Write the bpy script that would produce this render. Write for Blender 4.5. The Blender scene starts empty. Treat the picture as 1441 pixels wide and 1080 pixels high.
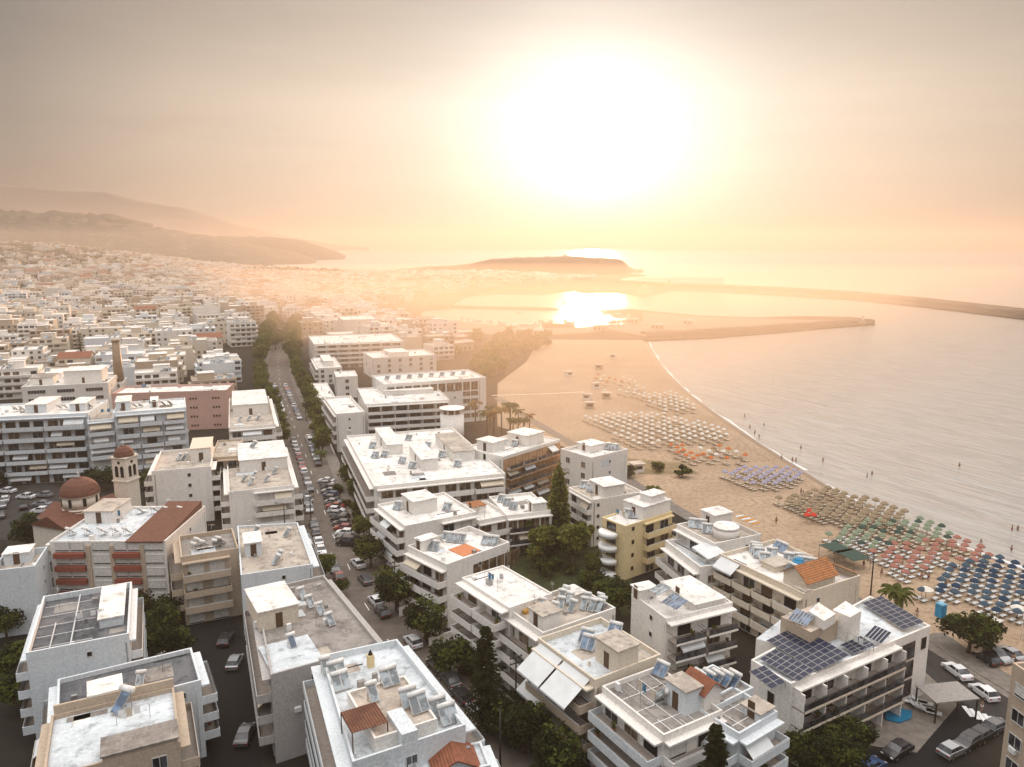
import bpy, bmesh, math, random
from mathutils import Vector, Matrix
R = math.radians
rnd = random.Random(7)
sc = bpy.context.scene
COL = sc.collection
# ---------------------------------------------------------------- camera
F = 1068.0; CH = 60.0; PT = R(10.1)
CP, SP = math.cos(PT), math.sin(PT)
cam_d = bpy.data.cameras.new('camera'); cam = bpy.data.objects.new('camera', cam_d); COL.objects.link(cam)
cam.location = (0, 0, CH); cam.rotation_euler = (R(90) - PT, 0, 0)
cam_d.sensor_width = 36; cam_d.lens = F / 1441 * 36; cam_d.clip_start = 1; cam_d.clip_end = 120000
sc.camera = cam
sc.render.resolution_x = 1024; sc.render.resolution_y = 767

def P(u, v, z=0.0):
    """ground-plan point whose image lies at photo pixel u,v when it stands at height z"""
    a = (u - 720.5) / F; b = (v - 540) / F
    dz = SP + b * CP
    t = (CH - z) / dz
    return Vector((t * a, t * (CP - b * SP), z))
def PD(u, v, D):
    a = (u - 720.5) / F; b = (v - 540) / F
    return Vector((D * a, D * (CP - b * SP), CH - D * (SP + b * CP)))
def proj(p):
    x, y, z = p[0], p[1], p[2] - CH
    f = y * CP - z * SP; d = -y * SP - z * CP
    if f < 1: return (-9999, -9999)
    return (720.5 + F * x / f, 540 + F * d / f)

# ---------------------------------------------------------------- materials
MATS = {}
def nt(name):
    m = bpy.data.materials.new(name); m.use_nodes = True
    n = m.node_tree; b = n.nodes['Principled BSDF']
    MATS[name] = m
    return m, n, b
def pos(n, space='Position'):
    if space == 'Position':
        g = n.nodes.new('ShaderNodeNewGeometry'); return g.outputs['Position']
    g = n.nodes.new('ShaderNodeTexCoord'); return g.outputs[space]
def noise(n, vec, scale, det=4, rough=.55, stretch=None):
    if stretch:
        mp = n.nodes.new('ShaderNodeMapping'); mp.inputs['Scale'].default_value = stretch
        n.links.new(vec, mp.inputs['Vector']); vec = mp.outputs[0]
    t = n.nodes.new('ShaderNodeTexNoise'); t.inputs['Scale'].default_value = scale
    t.inputs['Detail'].default_value = det; t.inputs['Roughness'].default_value = rough
    n.links.new(vec, t.inputs['Vector']); return t.outputs['Fac']
def ramp(n, fac, stops):
    r = n.nodes.new('ShaderNodeValToRGB'); e = r.color_ramp.elements
    while len(e) < len(stops): e.new(0.5)
    for i, (p, c) in enumerate(stops):
        e[i].position = p; e[i].color = (*c, 1) if len(c) == 3 else c
    n.links.new(fac, r.inputs[0]); return r.outputs[0]
def mixc(n, a, b, f, mode='MIX'):
    m = n.nodes.new('ShaderNodeMix'); m.data_type = 'RGBA'; m.blend_type = mode
    for sock, val in ((m.inputs['A'], a), (m.inputs['B'], b)):
        if isinstance(val, tuple): sock.default_value = (*val, 1)
        else: n.links.new(val, sock)
    fs = m.inputs['Factor']
    if isinstance(f, (int, float)): fs.default_value = f
    else: n.links.new(f, fs)
    return m.outputs['Result']
def math_(n, op, a, b=0.0, c=None):
    m = n.nodes.new('ShaderNodeMath'); m.operation = op
    for i, v in enumerate((a, b) if c is None else (a, b, c)):
        if isinstance(v, (int, float)): m.inputs[i].default_value = v
        else: n.links.new(v, m.inputs[i])
    return m.outputs[0]
def bump(n, b, h, strength=.3, dist=.05):
    u = n.nodes.new('ShaderNodeBump'); u.inputs['Strength'].default_value = strength
    u.inputs['Distance'].default_value = dist
    n.links.new(h, u.inputs['Height']); n.links.new(u.outputs[0], b.inputs['Normal'])

def wall_mat(name, c, dirt=.6, rough=.85):
    m, n, b = nt(name); p = pos(n)
    big = noise(n, p, .12, 4); streak = noise(n, p, 1.0, 5, .6, (1.3, 1.3, .12)); fine = noise(n, p, 3.5, 5, .65)
    dk = tuple(x * .55 for x in c)
    c1 = mixc(n, c, dk, math_(n, 'MULTIPLY', ramp(n, streak, [(.45, (0,)*3), (.8, (1,)*3)]), dirt))
    c2 = mixc(n, c1, tuple(x * .8 for x in c), ramp(n, big, [(.35, (0,)*3), (.7, (1,)*3)]))
    c3 = mixc(n, c2, tuple(min(1, x * 1.08) for x in c), ramp(n, fine, [(.4, (0,)*3), (.62, (1,)*3)]))
    n.links.new(c3, b.inputs['Base Color']); b.inputs['Roughness'].default_value = rough
    b.inputs['Specular IOR Level'].default_value = .15; bump(n, b, fine, .25, .03)
    return m
def roof_mat(name, c, c2, seams=True, rough=.8):
    m, n, b = nt(name); p = pos(n)
    big = noise(n, p, .22, 5, .65); fine = noise(n, p, 2.2, 6, .7); mid = noise(n, p, .7, 5, .6)
    k = mixc(n, c, c2, ramp(n, big, [(.38, (0,)*3), (.62, (1,)*3)]))
    k = mixc(n, k, tuple(x * .6 for x in c2), ramp(n, mid, [(.52, (0,)*3), (.66, (.85,)*3)]))
    k = mixc(n, k, tuple(min(1, x * 1.25) for x in c), ramp(n, fine, [(.5, (0,)*3), (.75, (.8,)*3)]))
    if seams:
        v = n.nodes.new('ShaderNodeTexBrick'); o = pos(n, 'Object'); n.links.new(o, v.inputs['Vector'])
        v.inputs['Scale'].default_value = .11; v.inputs['Mortar Size'].default_value = .004
        v.inputs['Color1'].default_value = (0, 0, 0, 1); v.inputs['Color2'].default_value = (.12, .12, .12, 1)
        v.inputs['Mortar'].default_value = (1, 1, 1, 1)
        k = mixc(n, k, tuple(min(.8, x * 1.9 + .1) for x in c), math_(n, 'MULTIPLY', v.outputs['Color'], .16))
    n.links.new(k, b.inputs['Base Color']); b.inputs['Roughness'].default_value = rough
    b.inputs['Specular IOR Level'].default_value = .25; bump(n, b, fine, .3, .05)
    return m
def plain(name, c, rough=.6, metal=0, var=.25, scale=3.0, spec=.22):
    m, n, b = nt(name); p = pos(n)
    f = noise(n, p, scale, 4)
    k = mixc(n, c, tuple(x * (1 - var) for x in c), ramp(n, f, [(.35, (0,)*3), (.68, (1,)*3)]))
    n.links.new(k, b.inputs['Base Color']); b.inputs['Roughness'].default_value = rough
    b.inputs['Metallic'].default_value = metal; b.inputs['Specular IOR Level'].default_value = spec
    return m
def tile_mat(name, c):
    m, n, b = nt(name); o = pos(n, 'Object'); p = pos(n)
    w = n.nodes.new('ShaderNodeTexWave'); w.inputs['Scale'].default_value = 1.1; w.inputs['Distortion'].default_value = .6
    n.links.new(o, w.inputs['Vector']); f = noise(n, p, 1.6, 5, .7)
    k = mixc(n, c, tuple(x * .5 for x in c), ramp(n, f, [(.35, (0,)*3), (.7, (1,)*3)]))
    k = mixc(n, k, tuple(x * .35 for x in c), math_(n, 'MULTIPLY', math_(n, 'SUBTRACT', 1.0, w.outputs['Fac']), .55))
    n.links.new(k, b.inputs['Base Color']); b.inputs['Roughness'].default_value = .8
    bump(n, b, w.outputs['Fac'], .6, .08)
    return m
def glass_mat(name, c, rough=.12):
    m, n, b = nt(name); p = pos(n); f = noise(n, p, .9, 2)
    k = mixc(n, c, tuple(min(1, x * 2.6 + .02) for x in c), ramp(n, f, [(.45, (0,)*3), (.6, (1,)*3)]))
    n.links.new(k, b.inputs['Base Color']); b.inputs['Roughness'].default_value = rough
    b.inputs['Specular IOR Level'].default_value = .6
    return m
def leaf_mat(name, c, trans=.5):
    m, n, b = nt(name); p = pos(n)
    f = noise(n, p, 1.3, 3); g = noise(n, p, 9, 2)
    k = mixc(n, tuple(x * .45 for x in c), tuple(min(1, x * 1.6) for x in c), ramp(n, f, [(.3, (0,)*3), (.7, (1,)*3)]))
    k = mixc(n, k, (c[0] * 1.9, c[1] * 1.6, c[2] * .8), ramp(n, g, [(.55, (0,)*3), (.8, (.7,)*3)]))
    n.links.new(k, b.inputs['Base Color']); b.inputs['Roughness'].default_value = .7; b.inputs['Specular IOR Level'].default_value = .1
    t = n.nodes.new('ShaderNodeBsdfTranslucent'); n.links.new(k, t.inputs['Color'])
    mx = n.nodes.new('ShaderNodeMixShader'); mx.inputs[0].default_value = trans
    out = n.nodes['Material Output']
    n.links.new(b.outputs[0], mx.inputs[1]); n.links.new(t.outputs[0], mx.inputs[2]); n.links.new(mx.outputs[0], out.inputs['Surface'])
    return m

WALLS = {
 'white': wall_mat('white_stucco', (.77, .735, .685)), 'cool': wall_mat('skylit_white_stucco', (.64, .68, .70)),  # cool white carries the bluish skylight tint in its colour
 'cream': wall_mat('cream_stucco', (.66, .58, .47)), 'tan': wall_mat('tan_stucco', (.47, .38, .29)),
 'yellow': wall_mat('yellow_stucco', (.70, .56, .32), .2), 'pink': wall_mat('pink_stucco', (.52, .34, .29), .3),
 'grey': wall_mat('grey_render', (.42, .40, .38), .5), 'brick': wall_mat('red_brown_render', (.27, .085, .06), .3),
 'ochre': wall_mat('ochre_stucco', (.5, .3, .17)), 'church': wall_mat('church_plaster', (.70, .63, .53)),
}
ROOFS = {
 'white': roof_mat('white_roof_coat', (.80, .78, .745), (.64, .605, .56), False),
 'cool': roof_mat('skylit_roof_coat', (.64, .685, .71), (.45, .48, .50), False),  # bluish skylight tint put into the roof colour
 'grey': roof_mat('grey_concrete_roof', (.30, .275, .25), (.19, .17, .155)),
 'dark': roof_mat('dark_slab_roof', (.14, .14, .145), (.075, .08, .09)),
 'beige': roof_mat('beige_concrete_roof', (.50, .44, .37), (.34, .29, .245)),
}
M_tile = tile_mat('terracotta_tile', (.34, .115, .055)); M_tile2 = tile_mat('brown_tile', (.21, .08, .045))
M_tileo = tile_mat('orange_tile', (.50, .20, .07))
M_glass = glass_mat('window_glass', (.018, .02, .024)); M_dark = plain('dark_opening', (.02, .018, .016), .9)
M_brownglass = glass_mat('brown_shade_glass', (.075, .048, .026), .3)
M_frame = plain('white_frame', (.6, .6, .58), .6); M_brownframe = plain('brown_frame', (.11, .065, .04), .6)
M_shut = plain('pale_shutter', (.70, .68, .63), .7); M_shutb = plain('brown_shutter', (.14, .09, .055), .7)
M_awn = plain('white_awning_cloth', (.70, .72, .72), .8, 0, .12, .6); M_awnc = plain('cream_awning_cloth', (.62, .54, .42), .8, 0, .15, .6)
M_awno = plain('orange_awning_cloth', (.62, .27, .05), .8); M_awnb = plain('blue_awning_cloth', (.05, .2, .34), .7)
M_rail = plain('dark_railing', (.05, .045, .04), .5, .3); M_railw = plain('white_railing', (.6, .6, .6), .5)
M_conc = plain('concrete', (.33, .31, .29), .85); M_slab = plain('balcony_floor', (.36, .31, .27), .85)
M_pole = plain('dark_steel', (.06, .055, .05), .5, .5); M_steel = plain('galvanised_steel', (.42, .42, .42), .35, .8)
M_tank = plain('white_tank_enamel', (.78, .77, .74), .3); M_panel = glass_mat('collector_glass', (.045, .075, .12), .15)
M_panelg = glass_mat('grey_collector_glass', (.12, .14, .15), .2)
M_pv = plain('solar_cell_blue', (.016, .024, .055), .25, 0, .3, .4)
M_white = plain('white_paint', (.78, .78, .76), .6, 0, .1); M_wood = plain('weathered_wood', (.20, .12, .07), .8)
M_trunk = plain('tree_bark', (.10, .07, .045), .95); M_rubber = plain('tyre_rubber', (.02, .02, .02), .9)
M_skin = plain('sun_tanned_skin', (.35, .19, .12), .6); M_blue = plain('blue_plastic', (.03, .30, .55), .5)
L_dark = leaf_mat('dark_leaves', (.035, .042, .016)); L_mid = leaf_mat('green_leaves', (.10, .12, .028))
L_light = leaf_mat('light_leaves', (.19, .19, .045)); L_warm = leaf_mat('golden_lit_leaves', (.30, .19, .07))  # warm leaf colour holds the golden backlight on park trees and palms

# ---------------------------------------------------------------- mesh builder
class MB:
    def __init__(s): s.v = []; s.f = []; s.m = []; s.sm = []
    def quad(s, a, b, c, d, m=0):
        i = len(s.v); s.v += [tuple(a), tuple(b), tuple(c), tuple(d)]; s.f.append((i, i+1, i+2, i+3)); s.m.append(m); s.sm.append(False)
    def tri(s, a, b, c, m=0):
        i = len(s.v); s.v += [tuple(a), tuple(b), tuple(c)]; s.f.append((i, i+1, i+2)); s.m.append(m); s.sm.append(False)
    def poly(s, pts, m=0):
        i = len(s.v); s.v += [tuple(p) for p in pts]; s.f.append(tuple(range(i, i + len(pts)))); s.m.append(m); s.sm.append(False)
    def box(s, x0, x1, y0, y1, z0, z1, m=0, T=None):
        if x1 < x0: x0, x1 = x1, x0
        if y1 < y0: y0, y1 = y1, y0
        pts = [(x0,y0,z0),(x1,y0,z0),(x1,y1,z0),(x0,y1,z0),(x0,y0,z1),(x1,y0,z1),(x1,y1,z1),(x0,y1,z1)]
        if T: pts = [tuple(T @ Vector(p)) for p in pts]
        i = len(s.v); s.v += pts
        for f in ((0,3,2,1),(4,5,6,7),(0,1,5,4),(1,2,6,5),(2,3,7,6),(3,0,4,7)):
            s.f.append(tuple(i + k for k in f)); s.m.append(m); s.sm.append(False)
    def prism(s, pts, z0, z1, m=0, mt=None):
        n = len(pts); i = len(s.v)
        s.v += [(p[0], p[1], z0) for p in pts] + [(p[0], p[1], z1) for p in pts]
        for k in range(n):
            j = (k + 1) % n; s.f.append((i + k, i + j, i + n + j, i + n + k)); s.m.append(m); s.sm.append(False)
        s.f.append(tuple(i + n + k for k in range(n))); s.m.append(m if mt is None else mt); s.sm.append(False)
        s.f.append(tuple(i + k for k in range(n - 1, -1, -1))); s.m.append(m); s.sm.append(False)
    def cone(s, c, r0, r1, z0, z1, n=12, m=0, cap=True, smooth=True, a0=0, a1=2 * math.pi, T=None):
        full = abs(a1 - a0 - 2 * math.pi) < 1e-6; k_ = n if full else n + 1
        i = len(s.v)
        pts = []
        for r, z in ((r0, z0), (r1, z1)):
            for k in range(k_):
                a = a0 + (a1 - a0) * k / n; pts.append(Vector((c[0] + r * math.cos(a), c[1] + r * math.sin(a), z)))
        if T: pts = [T @ p for p in pts]
        s.v += [tuple(p) for p in pts]
        for k in range(n):
            j = (k + 1) % k_; s.f.append((i + k, i + j, i + k_ + j, i + k_ + k)); s.m.append(m); s.sm.append(smooth)
        if cap:
            s.f.append(tuple(i + k_ + k for k in range(k_))); s.m.append(m); s.sm.append(False)
            s.f.append(tuple(i + k for k in range(k_ - 1, -1, -1))); s.m.append(m); s.sm.append(False)
    def tube(s, a, b, r, r1=None, n=8, m=0):
        a, b = Vector(a), Vector(b); d = b - a; L = d.length
        q = d.to_track_quat('Z', 'Y').to_matrix().to_4x4(); q.translation = a
        s.cone((0, 0), r, r if r1 is None else r1, 0, L, n, m, T=q)
    def lathe(s, c, prof, n=16, m=0):
        for k in range(len(prof) - 1):
            s.cone(c, prof[k][0], prof[k+1][0], prof[k][1], prof[k+1][1], n, m, cap=(k == len(prof) - 2))
    def mesh(s, name, mats):
        me = bpy.data.meshes.new(name); me.from_pydata(s.v, [], s.f)
        if not isinstance(mats, (list, tuple)): mats = [mats]
        for q in mats: me.materials.append(q)
        if len(mats) > 1: me.polygons.foreach_set('material_index', s.m)
        if any(s.sm): me.polygons.foreach_set('use_smooth', s.sm)
        me.update(); return me
    def build(s, name, mats, parent=None, loc=None, rz=0):
        return place(s.mesh(name, mats), name, parent, loc, rz)
def place(me, name, parent=None, loc=None, rz=0):
    o = bpy.data.objects.new(name, me); COL.objects.link(o)
    if parent: o.parent = parent
    if loc is not None: o.location = loc
    if rz: o.rotation_euler = (0, 0, rz)
    return o
def tag(o, label, cat, group=None, kind=None):
    o['label'] = label; o['category'] = cat
    if group: o['group'] = group
    if kind: o['kind'] = kind
    return o
def struct(o): o['kind'] = 'structure'; return o
def thing(name, label, cat, loc=(0, 0, 0), rz=0, group=None):
    o = bpy.data.objects.new(name, None); COL.objects.link(o); o.empty_display_size = .5
    o.location = loc; o.rotation_euler = (0, 0, rz)
    return tag(o, label, cat, group)
ORD = ['first','second','third','fourth','fifth','sixth','seventh','eighth','ninth','tenth','eleventh','twelfth','thirteenth','fourteenth','fifteenth','sixteenth','seventeenth','eighteenth','nineteenth','twentieth']
def ordn(k):
    if k < 20: return ORD[k]
    n = k + 1; t = 'th' if 10 <= n % 100 <= 20 else {1: 'st', 2: 'nd', 3: 'rd'}.get(n % 10, 'th')
    return '%d%s' % (n, t)
def pip(p, poly):
    x, y = p[0], p[1]; c = False; j = len(poly) - 1
    for i in range(len(poly)):
        a, b = poly[i], poly[j]
        if (a[1] > y) != (b[1] > y) and x < (b[0]-a[0]) * (y-a[1]) / (b[1]-a[1]) + a[0]: c = not c
        j = i
    return c
# ---------------------------------------------------------------- light, sky, haze
SUN_AZ = R(5.9); SUN_EL = R(7.3)      # azimuth to the right of +Y
sd = Vector((math.sin(SUN_AZ) * math.cos(SUN_EL), math.cos(SUN_AZ) * math.cos(SUN_EL), math.sin(SUN_EL)))
sl = bpy.data.lights.new('sun', 'SUN'); sl.energy = 5.0; sl.angle = R(.6); sl.color = (1.0, .57, .30)
so = bpy.data.objects.new('sun', sl); COL.objects.link(so)
so.rotation_euler = (-sd).to_track_quat('-Z', 'Y').to_euler(); so.location = (0, 0, 500)
w = bpy.data.worlds.new('World'); sc.world = w; w.use_nodes = True
n = w.node_tree; bg = n.nodes['Background']
sky = n.nodes.new('ShaderNodeTexSky'); sky.sky_type = 'NISHITA'; sky.sun_disc = False
sky.sun_elevation = SUN_EL; sky.sun_rotation = SUN_AZ; sky.air_density = 1.0; sky.dust_density = 3.0; sky.ozone_density = 1.0
tc = n.nodes.new('ShaderNodeTexCoord')
dot = n.nodes.new('ShaderNodeVectorMath'); dot.operation = 'DOT_PRODUCT'
n.links.new(tc.outputs['Generated'], dot.inputs[0]); dot.inputs[1].default_value = sd
ang = math_(n, 'ARCCOSINE', math_(n, 'MINIMUM', dot.outputs['Value'], 1.0))
angn = math_(n, 'DIVIDE', ang, math.pi)
glow = ramp(n, angn, [(0.0, (1.0,.95,.88)), (.05, (.93,.83,.72)), (.10, (.80,.67,.54)), (.16, (.59,.48,.38)), (.21, (.33,.275,.225)), (.33, (.18,.17,.165)), (.6, (.11,.125,.155)), (1.0, (.10,.115,.15))])
core = n.nodes.new('ShaderNodeMapRange'); core.inputs['From Min'].default_value = .0; core.inputs['From Max'].default_value = R(18)
core.inputs['To Min'].default_value = 1; core.inputs['To Max'].default_value = 0; n.links.new(ang, core.inputs['Value'])
cp = math_(n, 'POWER', core.outputs[0], 3.2)
sep = n.nodes.new('ShaderNodeSeparateXYZ'); n.links.new(tc.outputs['Generated'], sep.inputs[0])
glow = mixc(n, glow, ramp(n, sep.outputs['Z'], [(0.0, (.84,.83,.86)), (.035, (.88,.88,.90)), (.10, (1,1,1)), (.17, (1,1,1)), (.30, (.62,.62,.63)), (.4, (1,1,1))]), 1.0, 'MULTIPLY')
up = ramp(n, sep.outputs['Z'], [(.0, (0,)*3), (.30, (.04,.04,.045)), (.5, (.88,.87,.88)), (.8, (1.88,1.80,1.74)), (1.0, (2.6,2.48,2.40))])
glow = mixc(n, glow, up, 1.0, 'ADD')
g2 = mixc(n, glow, (1.0, .93, .80), math_(n, 'MULTIPLY', cp, 1.2), 'ADD')
skm = n.nodes.new('ShaderNodeVectorMath'); skm.operation = 'SCALE'; skm.inputs['Scale'].default_value = .0035
n.links.new(sky.outputs[0], skm.inputs[0])
tot = mixc(n, g2, skm.outputs[0], 1.0, 'ADD')
sn = noise(n, tc.outputs['Generated'], 3.0, 5, .6, (1, 1, 9))
tot = mixc(n, tot, (.93, .925, .92), math_(n, 'MULTIPLY', ramp(n, sn, [(.35, (0,)*3), (.7, (1,)*3)]), .8), 'MULTIPLY')
n.links.new(tot, bg.inputs['Color']); bg.inputs['Strength'].default_value = 1.0
HD = .00021
# haze: a shallow bank of sea haze lying over town and bay
hm = bpy.data.materials.new('sea_haze'); hm.use_nodes = True; hn = hm.node_tree
hn.nodes.remove(hn.nodes['Principled BSDF'])
vs = hn.nodes.new('ShaderNodeVolumeScatter'); vs.inputs['Color'].default_value = (1, .97, .93, 1)
vs.inputs['Density'].default_value = HD; vs.inputs['Anisotropy'].default_value = .5
def absorb(tree, d, c):
    va = tree.nodes.get('Volume Absorption') or tree.nodes.new('ShaderNodeVolumeAbsorption'); va.inputs['Density'].default_value = d; va.inputs['Color'].default_value = (*c, 1)
    ad = tree.nodes.get('Add Shader') or tree.nodes.new('ShaderNodeAddShader'); tree.links.new(tree.nodes['Volume Scatter'].outputs[0], ad.inputs[0]); tree.links.new(va.outputs[0], ad.inputs[1]); tree.links.new(ad.outputs[0], tree.nodes['Material Output'].inputs['Volume'])
absorb(hn, HD, (.85, .73, .6))
hb = MB(); hb.box(-5000, 5000, -900, 2100, -40, 100)
ho = hb.build('haze', hm); struct(ho); ho['label'] = 'warm sea haze over the town and the bay'
for k_, (den, fp, zt_) in enumerate(((.00135, [(10, 140), (430, 800), (290, 900), (-180, 900), (-280, 740)], 26), (.00115, [(0, 165), (540, 760), (250, 900), (-160, 900), (-330, 780)], 44))):
    hm3 = hm.copy(); hm3.name = 'harbour_haze'; hm3.node_tree.nodes['Volume Scatter'].inputs['Density'].default_value = den; hm3.node_tree.nodes['Volume Scatter'].inputs['Color'].default_value = (1, .79, .60, 1)
    absorb(hm3.node_tree, den, (.99, .91, .81)); q = MB(); q.prism(fp, -30 - 2 * k_, zt_); struct(q.build('harbour_haze', hm3))
hm2 = hm.copy(); hm2.name = 'far_haze'; hm2.node_tree.nodes['Volume Scatter'].inputs['Density'].default_value = .000018
hm2.node_tree.nodes['Volume Scatter'].inputs['Anisotropy'].default_value = .5
absorb(hm2.node_tree, .000036, (.5, .45, .4))
hb = MB(); hb.box(-50000, 50000, 3500, 45000, -40, 900); struct(hb.build('distant_haze', hm2))
sc.view_settings.view_transform = 'Standard'; sc.view_settings.look = 'None'; sc.view_settings.exposure = 0
sc.cycles.volume_bounces = 0; sc.cycles.max_bounces = 6; sc.cycles.diffuse_bounces = 3; sc.cycles.glossy_bounces = 2
sc.cycles.transparent_max_bounces = 6; sc.cycles.use_denoising = True
try: sc.cycles.denoiser = 'OPENIMAGEDENOISE'
except Exception: pass
sc.cycles.sample_clamp_indirect = 4; sc.cycles.use_adaptive_sampling = False

# ---------------------------------------------------------------- ground, sea, hills
def smooth(t): t = max(0, min(1, t)); return t * t * (3 - 2 * t)
def hgt(x, y):
    if y < 500: return 0.0
    return 72 * smooth((y - 700) / 1500) * smooth((-x / y - .30) / .36)
mg, n, b = nt('town_ground'); p = pos(n)
k = ramp(n, noise(n, p, .05, 6, .7), [(.35, (.018,.017,.016)), (.55, (.032,.028,.022)), (.7, (.016,.019,.010))])
n.links.new(k, b.inputs['Base Color']); b.inputs['Roughness'].default_value = .95; b.inputs['Specular IOR Level'].default_value = .08
ms, n, b = nt('beach_sand'); p = pos(n)
k = mixc(n, (.46,.34,.235), (.36,.26,.18), ramp(n, noise(n, p, .05, 6, .65), [(.35, (0,)*3), (.65, (1,)*3)]))
k = mixc(n, k, (.20,.14,.095), ramp(n, noise(n, p, .9, 5, .75), [(.46, (0,)*3), (.68, (.9,)*3)]))
n.links.new(k, b.inputs['Base Color']); b.inputs['Roughness'].default_value = .95; b.inputs['Specular IOR Level'].default_value = .08
bump(n, b, noise(n, p, 1.4, 5, .7), .7, .25)
mw, n, b = nt('wet_sand'); b.inputs['Base Color'].default_value = (.17,.115,.075,1); b.inputs['Roughness'].default_value = .35
msea, n, b = nt('sea_water'); p = pos(n)
rm = n.nodes.new('ShaderNodeMapping'); rm.inputs['Rotation'].default_value = (0, 0, R(62)); n.links.new(p, rm.inputs['Vector']); rp = rm.outputs[0]
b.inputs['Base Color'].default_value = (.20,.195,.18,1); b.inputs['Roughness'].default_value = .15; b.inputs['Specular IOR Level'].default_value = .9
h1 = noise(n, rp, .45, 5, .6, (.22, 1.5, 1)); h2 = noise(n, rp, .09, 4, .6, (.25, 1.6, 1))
n.links.new(mixc(n, mixc(n, (.36,.345,.32), (.26,.255,.24), ramp(n, h1, [(.42, (0,)*3), (.58, (1,)*3)])), (.34,.33,.31), math_(n, 'MULTIPLY', ramp(n, h2, [(.4, (0,)*3), (.65, (1,)*3)]), .5)), b.inputs['Base Color'])  # ripple highlights and dark streaks mixed into the water colour
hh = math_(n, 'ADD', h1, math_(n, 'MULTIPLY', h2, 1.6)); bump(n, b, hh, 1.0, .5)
mroad, n, b = nt('asphalt'); p = pos(n)
k = ramp(n, noise(n, p, .6, 6, .7, (1, .25, 1)), [(.3, (.03,.028,.027)), (.7, (.06,.054,.05))])
n.links.new(k, b.inputs['Base Color']); b.inputs['Roughness'].default_value = .85; b.inputs['Specular IOR Level'].default_value = .12
mpav = plain('paving', (.21,.185,.16), .9, 0, .35, 1.0)
mrock = plain('rock_armour', (.13,.11,.09), .95, 0, .5, .8)
mfoam = plain('foam', (.75,.74,.72), .8)
mearth = plain('dry_earth', (.22,.17,.11), .95, 0, .4, .3)
mgrass = plain('scrub_ground', (.05,.055,.02), .95, 0, .5, .6)
SHORE = [(905,479),(908,487),(916,502),(930,522),(960,552),(1000,582),(1050,617),(1100,649),(1160,687),(1240,729),(1340,768),(1441,805),(1600,868),(1900,1000)]
MOLE = [(1000,475),(1100,467),(1180,460),(1231,456),(1231,450),(1195,446),(1130,445),(1060,447),(980,444),(886,435),(843,436),(850,440),(882,444),(904,451),(904,456),(870,457),(840,458),(812,462),(808,457),(762,454),(764,458),(771,461),(766,466),(735,463),(700,457),(698,460),(706,465),(698,468),(674,458),(642,451),(607,449),(590,443),(598,436),(639,433),(786,436),(786,434),(639,430),(637,427),(656,417),(700,413),(764,414),(808,409),(822,413),(866,411),(907,417),(942,409),(980,409),(1100,416),(1200,422),(1300,432),(1441,449),(1600,470),(1600,452),(1441,434),(1300,419),(1200,410),(1100,404),(980,399.5),(940,398),(869,394),(880,390),(910,388),(900,386),(880,384),(830,383),(690,381.5),(560,381),(460,380),(380,377),(300,374)]
shore = [P(u, v) for u, v in SHORE]; mole = [P(u, v) for u, v in MOLE]
outl = shore[::-1] + mole
outl += [Vector((-1500, 3600, 0)), Vector((-4800, 5200, 0)), Vector((-4800, 10, 0)), Vector((-900, -700, 0)), Vector((900, -700, 0))]
g = MB(); g.poly([(q.x, q.y, 0) for q in outl]); gm = g.mesh('ground', mg)
bm = bmesh.new(); bm.from_mesh(gm); bmesh.ops.triangulate(bm, faces=bm.faces[:], ngon_method='EAR_CLIP')
e = [x for x in bm.edges if x.is_boundary]
r = bmesh.ops.extrude_edge_only(bm, edges=e)
for v_ in [x for x in r['geom'] if isinstance(x, bmesh.types.BMVert)]: v_.co.z = -3
bm.normal_update(); bm.to_mesh(gm); bm.free(); struct(place(gm, 'ground'))
s_ = MB(); S = 60000
s_.quad((-S, -S*.2, -1.0), (S, -S*.2, -1.0), (S, S, -1.0), (-S, S, -1.0)); struct(s_.build('sea', msea))
# hillside terrain behind the town
hm_ = MB(); NX, NY = 70, 60; vv = []
for j in range(NY + 1):
    y = 640 * (3400 / 640) ** (j / NY)
    for i in range(NX + 1):
        t = -.95 + (.95 - .24) * i / NX; x = y * t
        z = hgt(x, y); edge = z > .3
        hm_.v.append((x, y, z + (6 * math.sin(x*.011) * math.sin(y*.009) * min(1, z / 40) if edge else 0) + (.03 if edge else -1.2)))
for j in range(NY):
    for i in range(NX):
        a = j * (NX + 1) + i; hm_.f.append((a, a + 1, a + NX + 2, a + NX + 1)); hm_.m.append(0); hm_.sm.append(True)
struct(hm_.build('hillside', mg))
def flat(name, pts, z, m, kind='structure'):
    q = MB(); q.poly([(x[0], x[1], z) for x in pts]); me = q.mesh(name, m)
    bm = bmesh.new(); bm.from_mesh(me); bmesh.ops.triangulate(bm, faces=bm.faces[:], ngon_method='EAR_CLIP')
    for f in bm.faces:
        if f.normal.z < 0: f.normal_flip()
    bm.to_mesh(me); bm.free(); o = place(me, name); o['kind'] = kind; return o
# beach
inland = [(760,478),(740,510),(700,540),(700,600),(780,625),(880,655),(900,700),(1000,742),(1080,780),(1200,835),(1300,905),(1441,975),(1700,1130)]
flat('beach', shore + [P(u, v) for u, v in inland[::-1]], .02, ms)
def off(pts, d):
    out = []
    for i, q in enumerate(pts):
        a = pts[max(0, i-1)]; c = pts[min(len(pts)-1, i+1)]; t = (c - a); t.z = 0; t.normalize(); out.append(Vector((q.x + t.y * d, q.y - t.x * d, 0)))
    return out
def dense(pts, step):
    out = []
    for a, c in zip(pts[:-1], pts[1:]):
        k_ = max(1, int((c - a).length / step)); out += [a.lerp(c, i / k_) for i in range(k_)]
    return out + [pts[-1]]
sh = dense(shore, 6); in_ = off(sh, 3.5); ot = off(sh, -5.5)
if (P(1100, 600) - ot[40]).length > (P(1100, 600) - in_[40]).length: in_, ot = ot, in_
q = MB(); f_ = MB()
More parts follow.
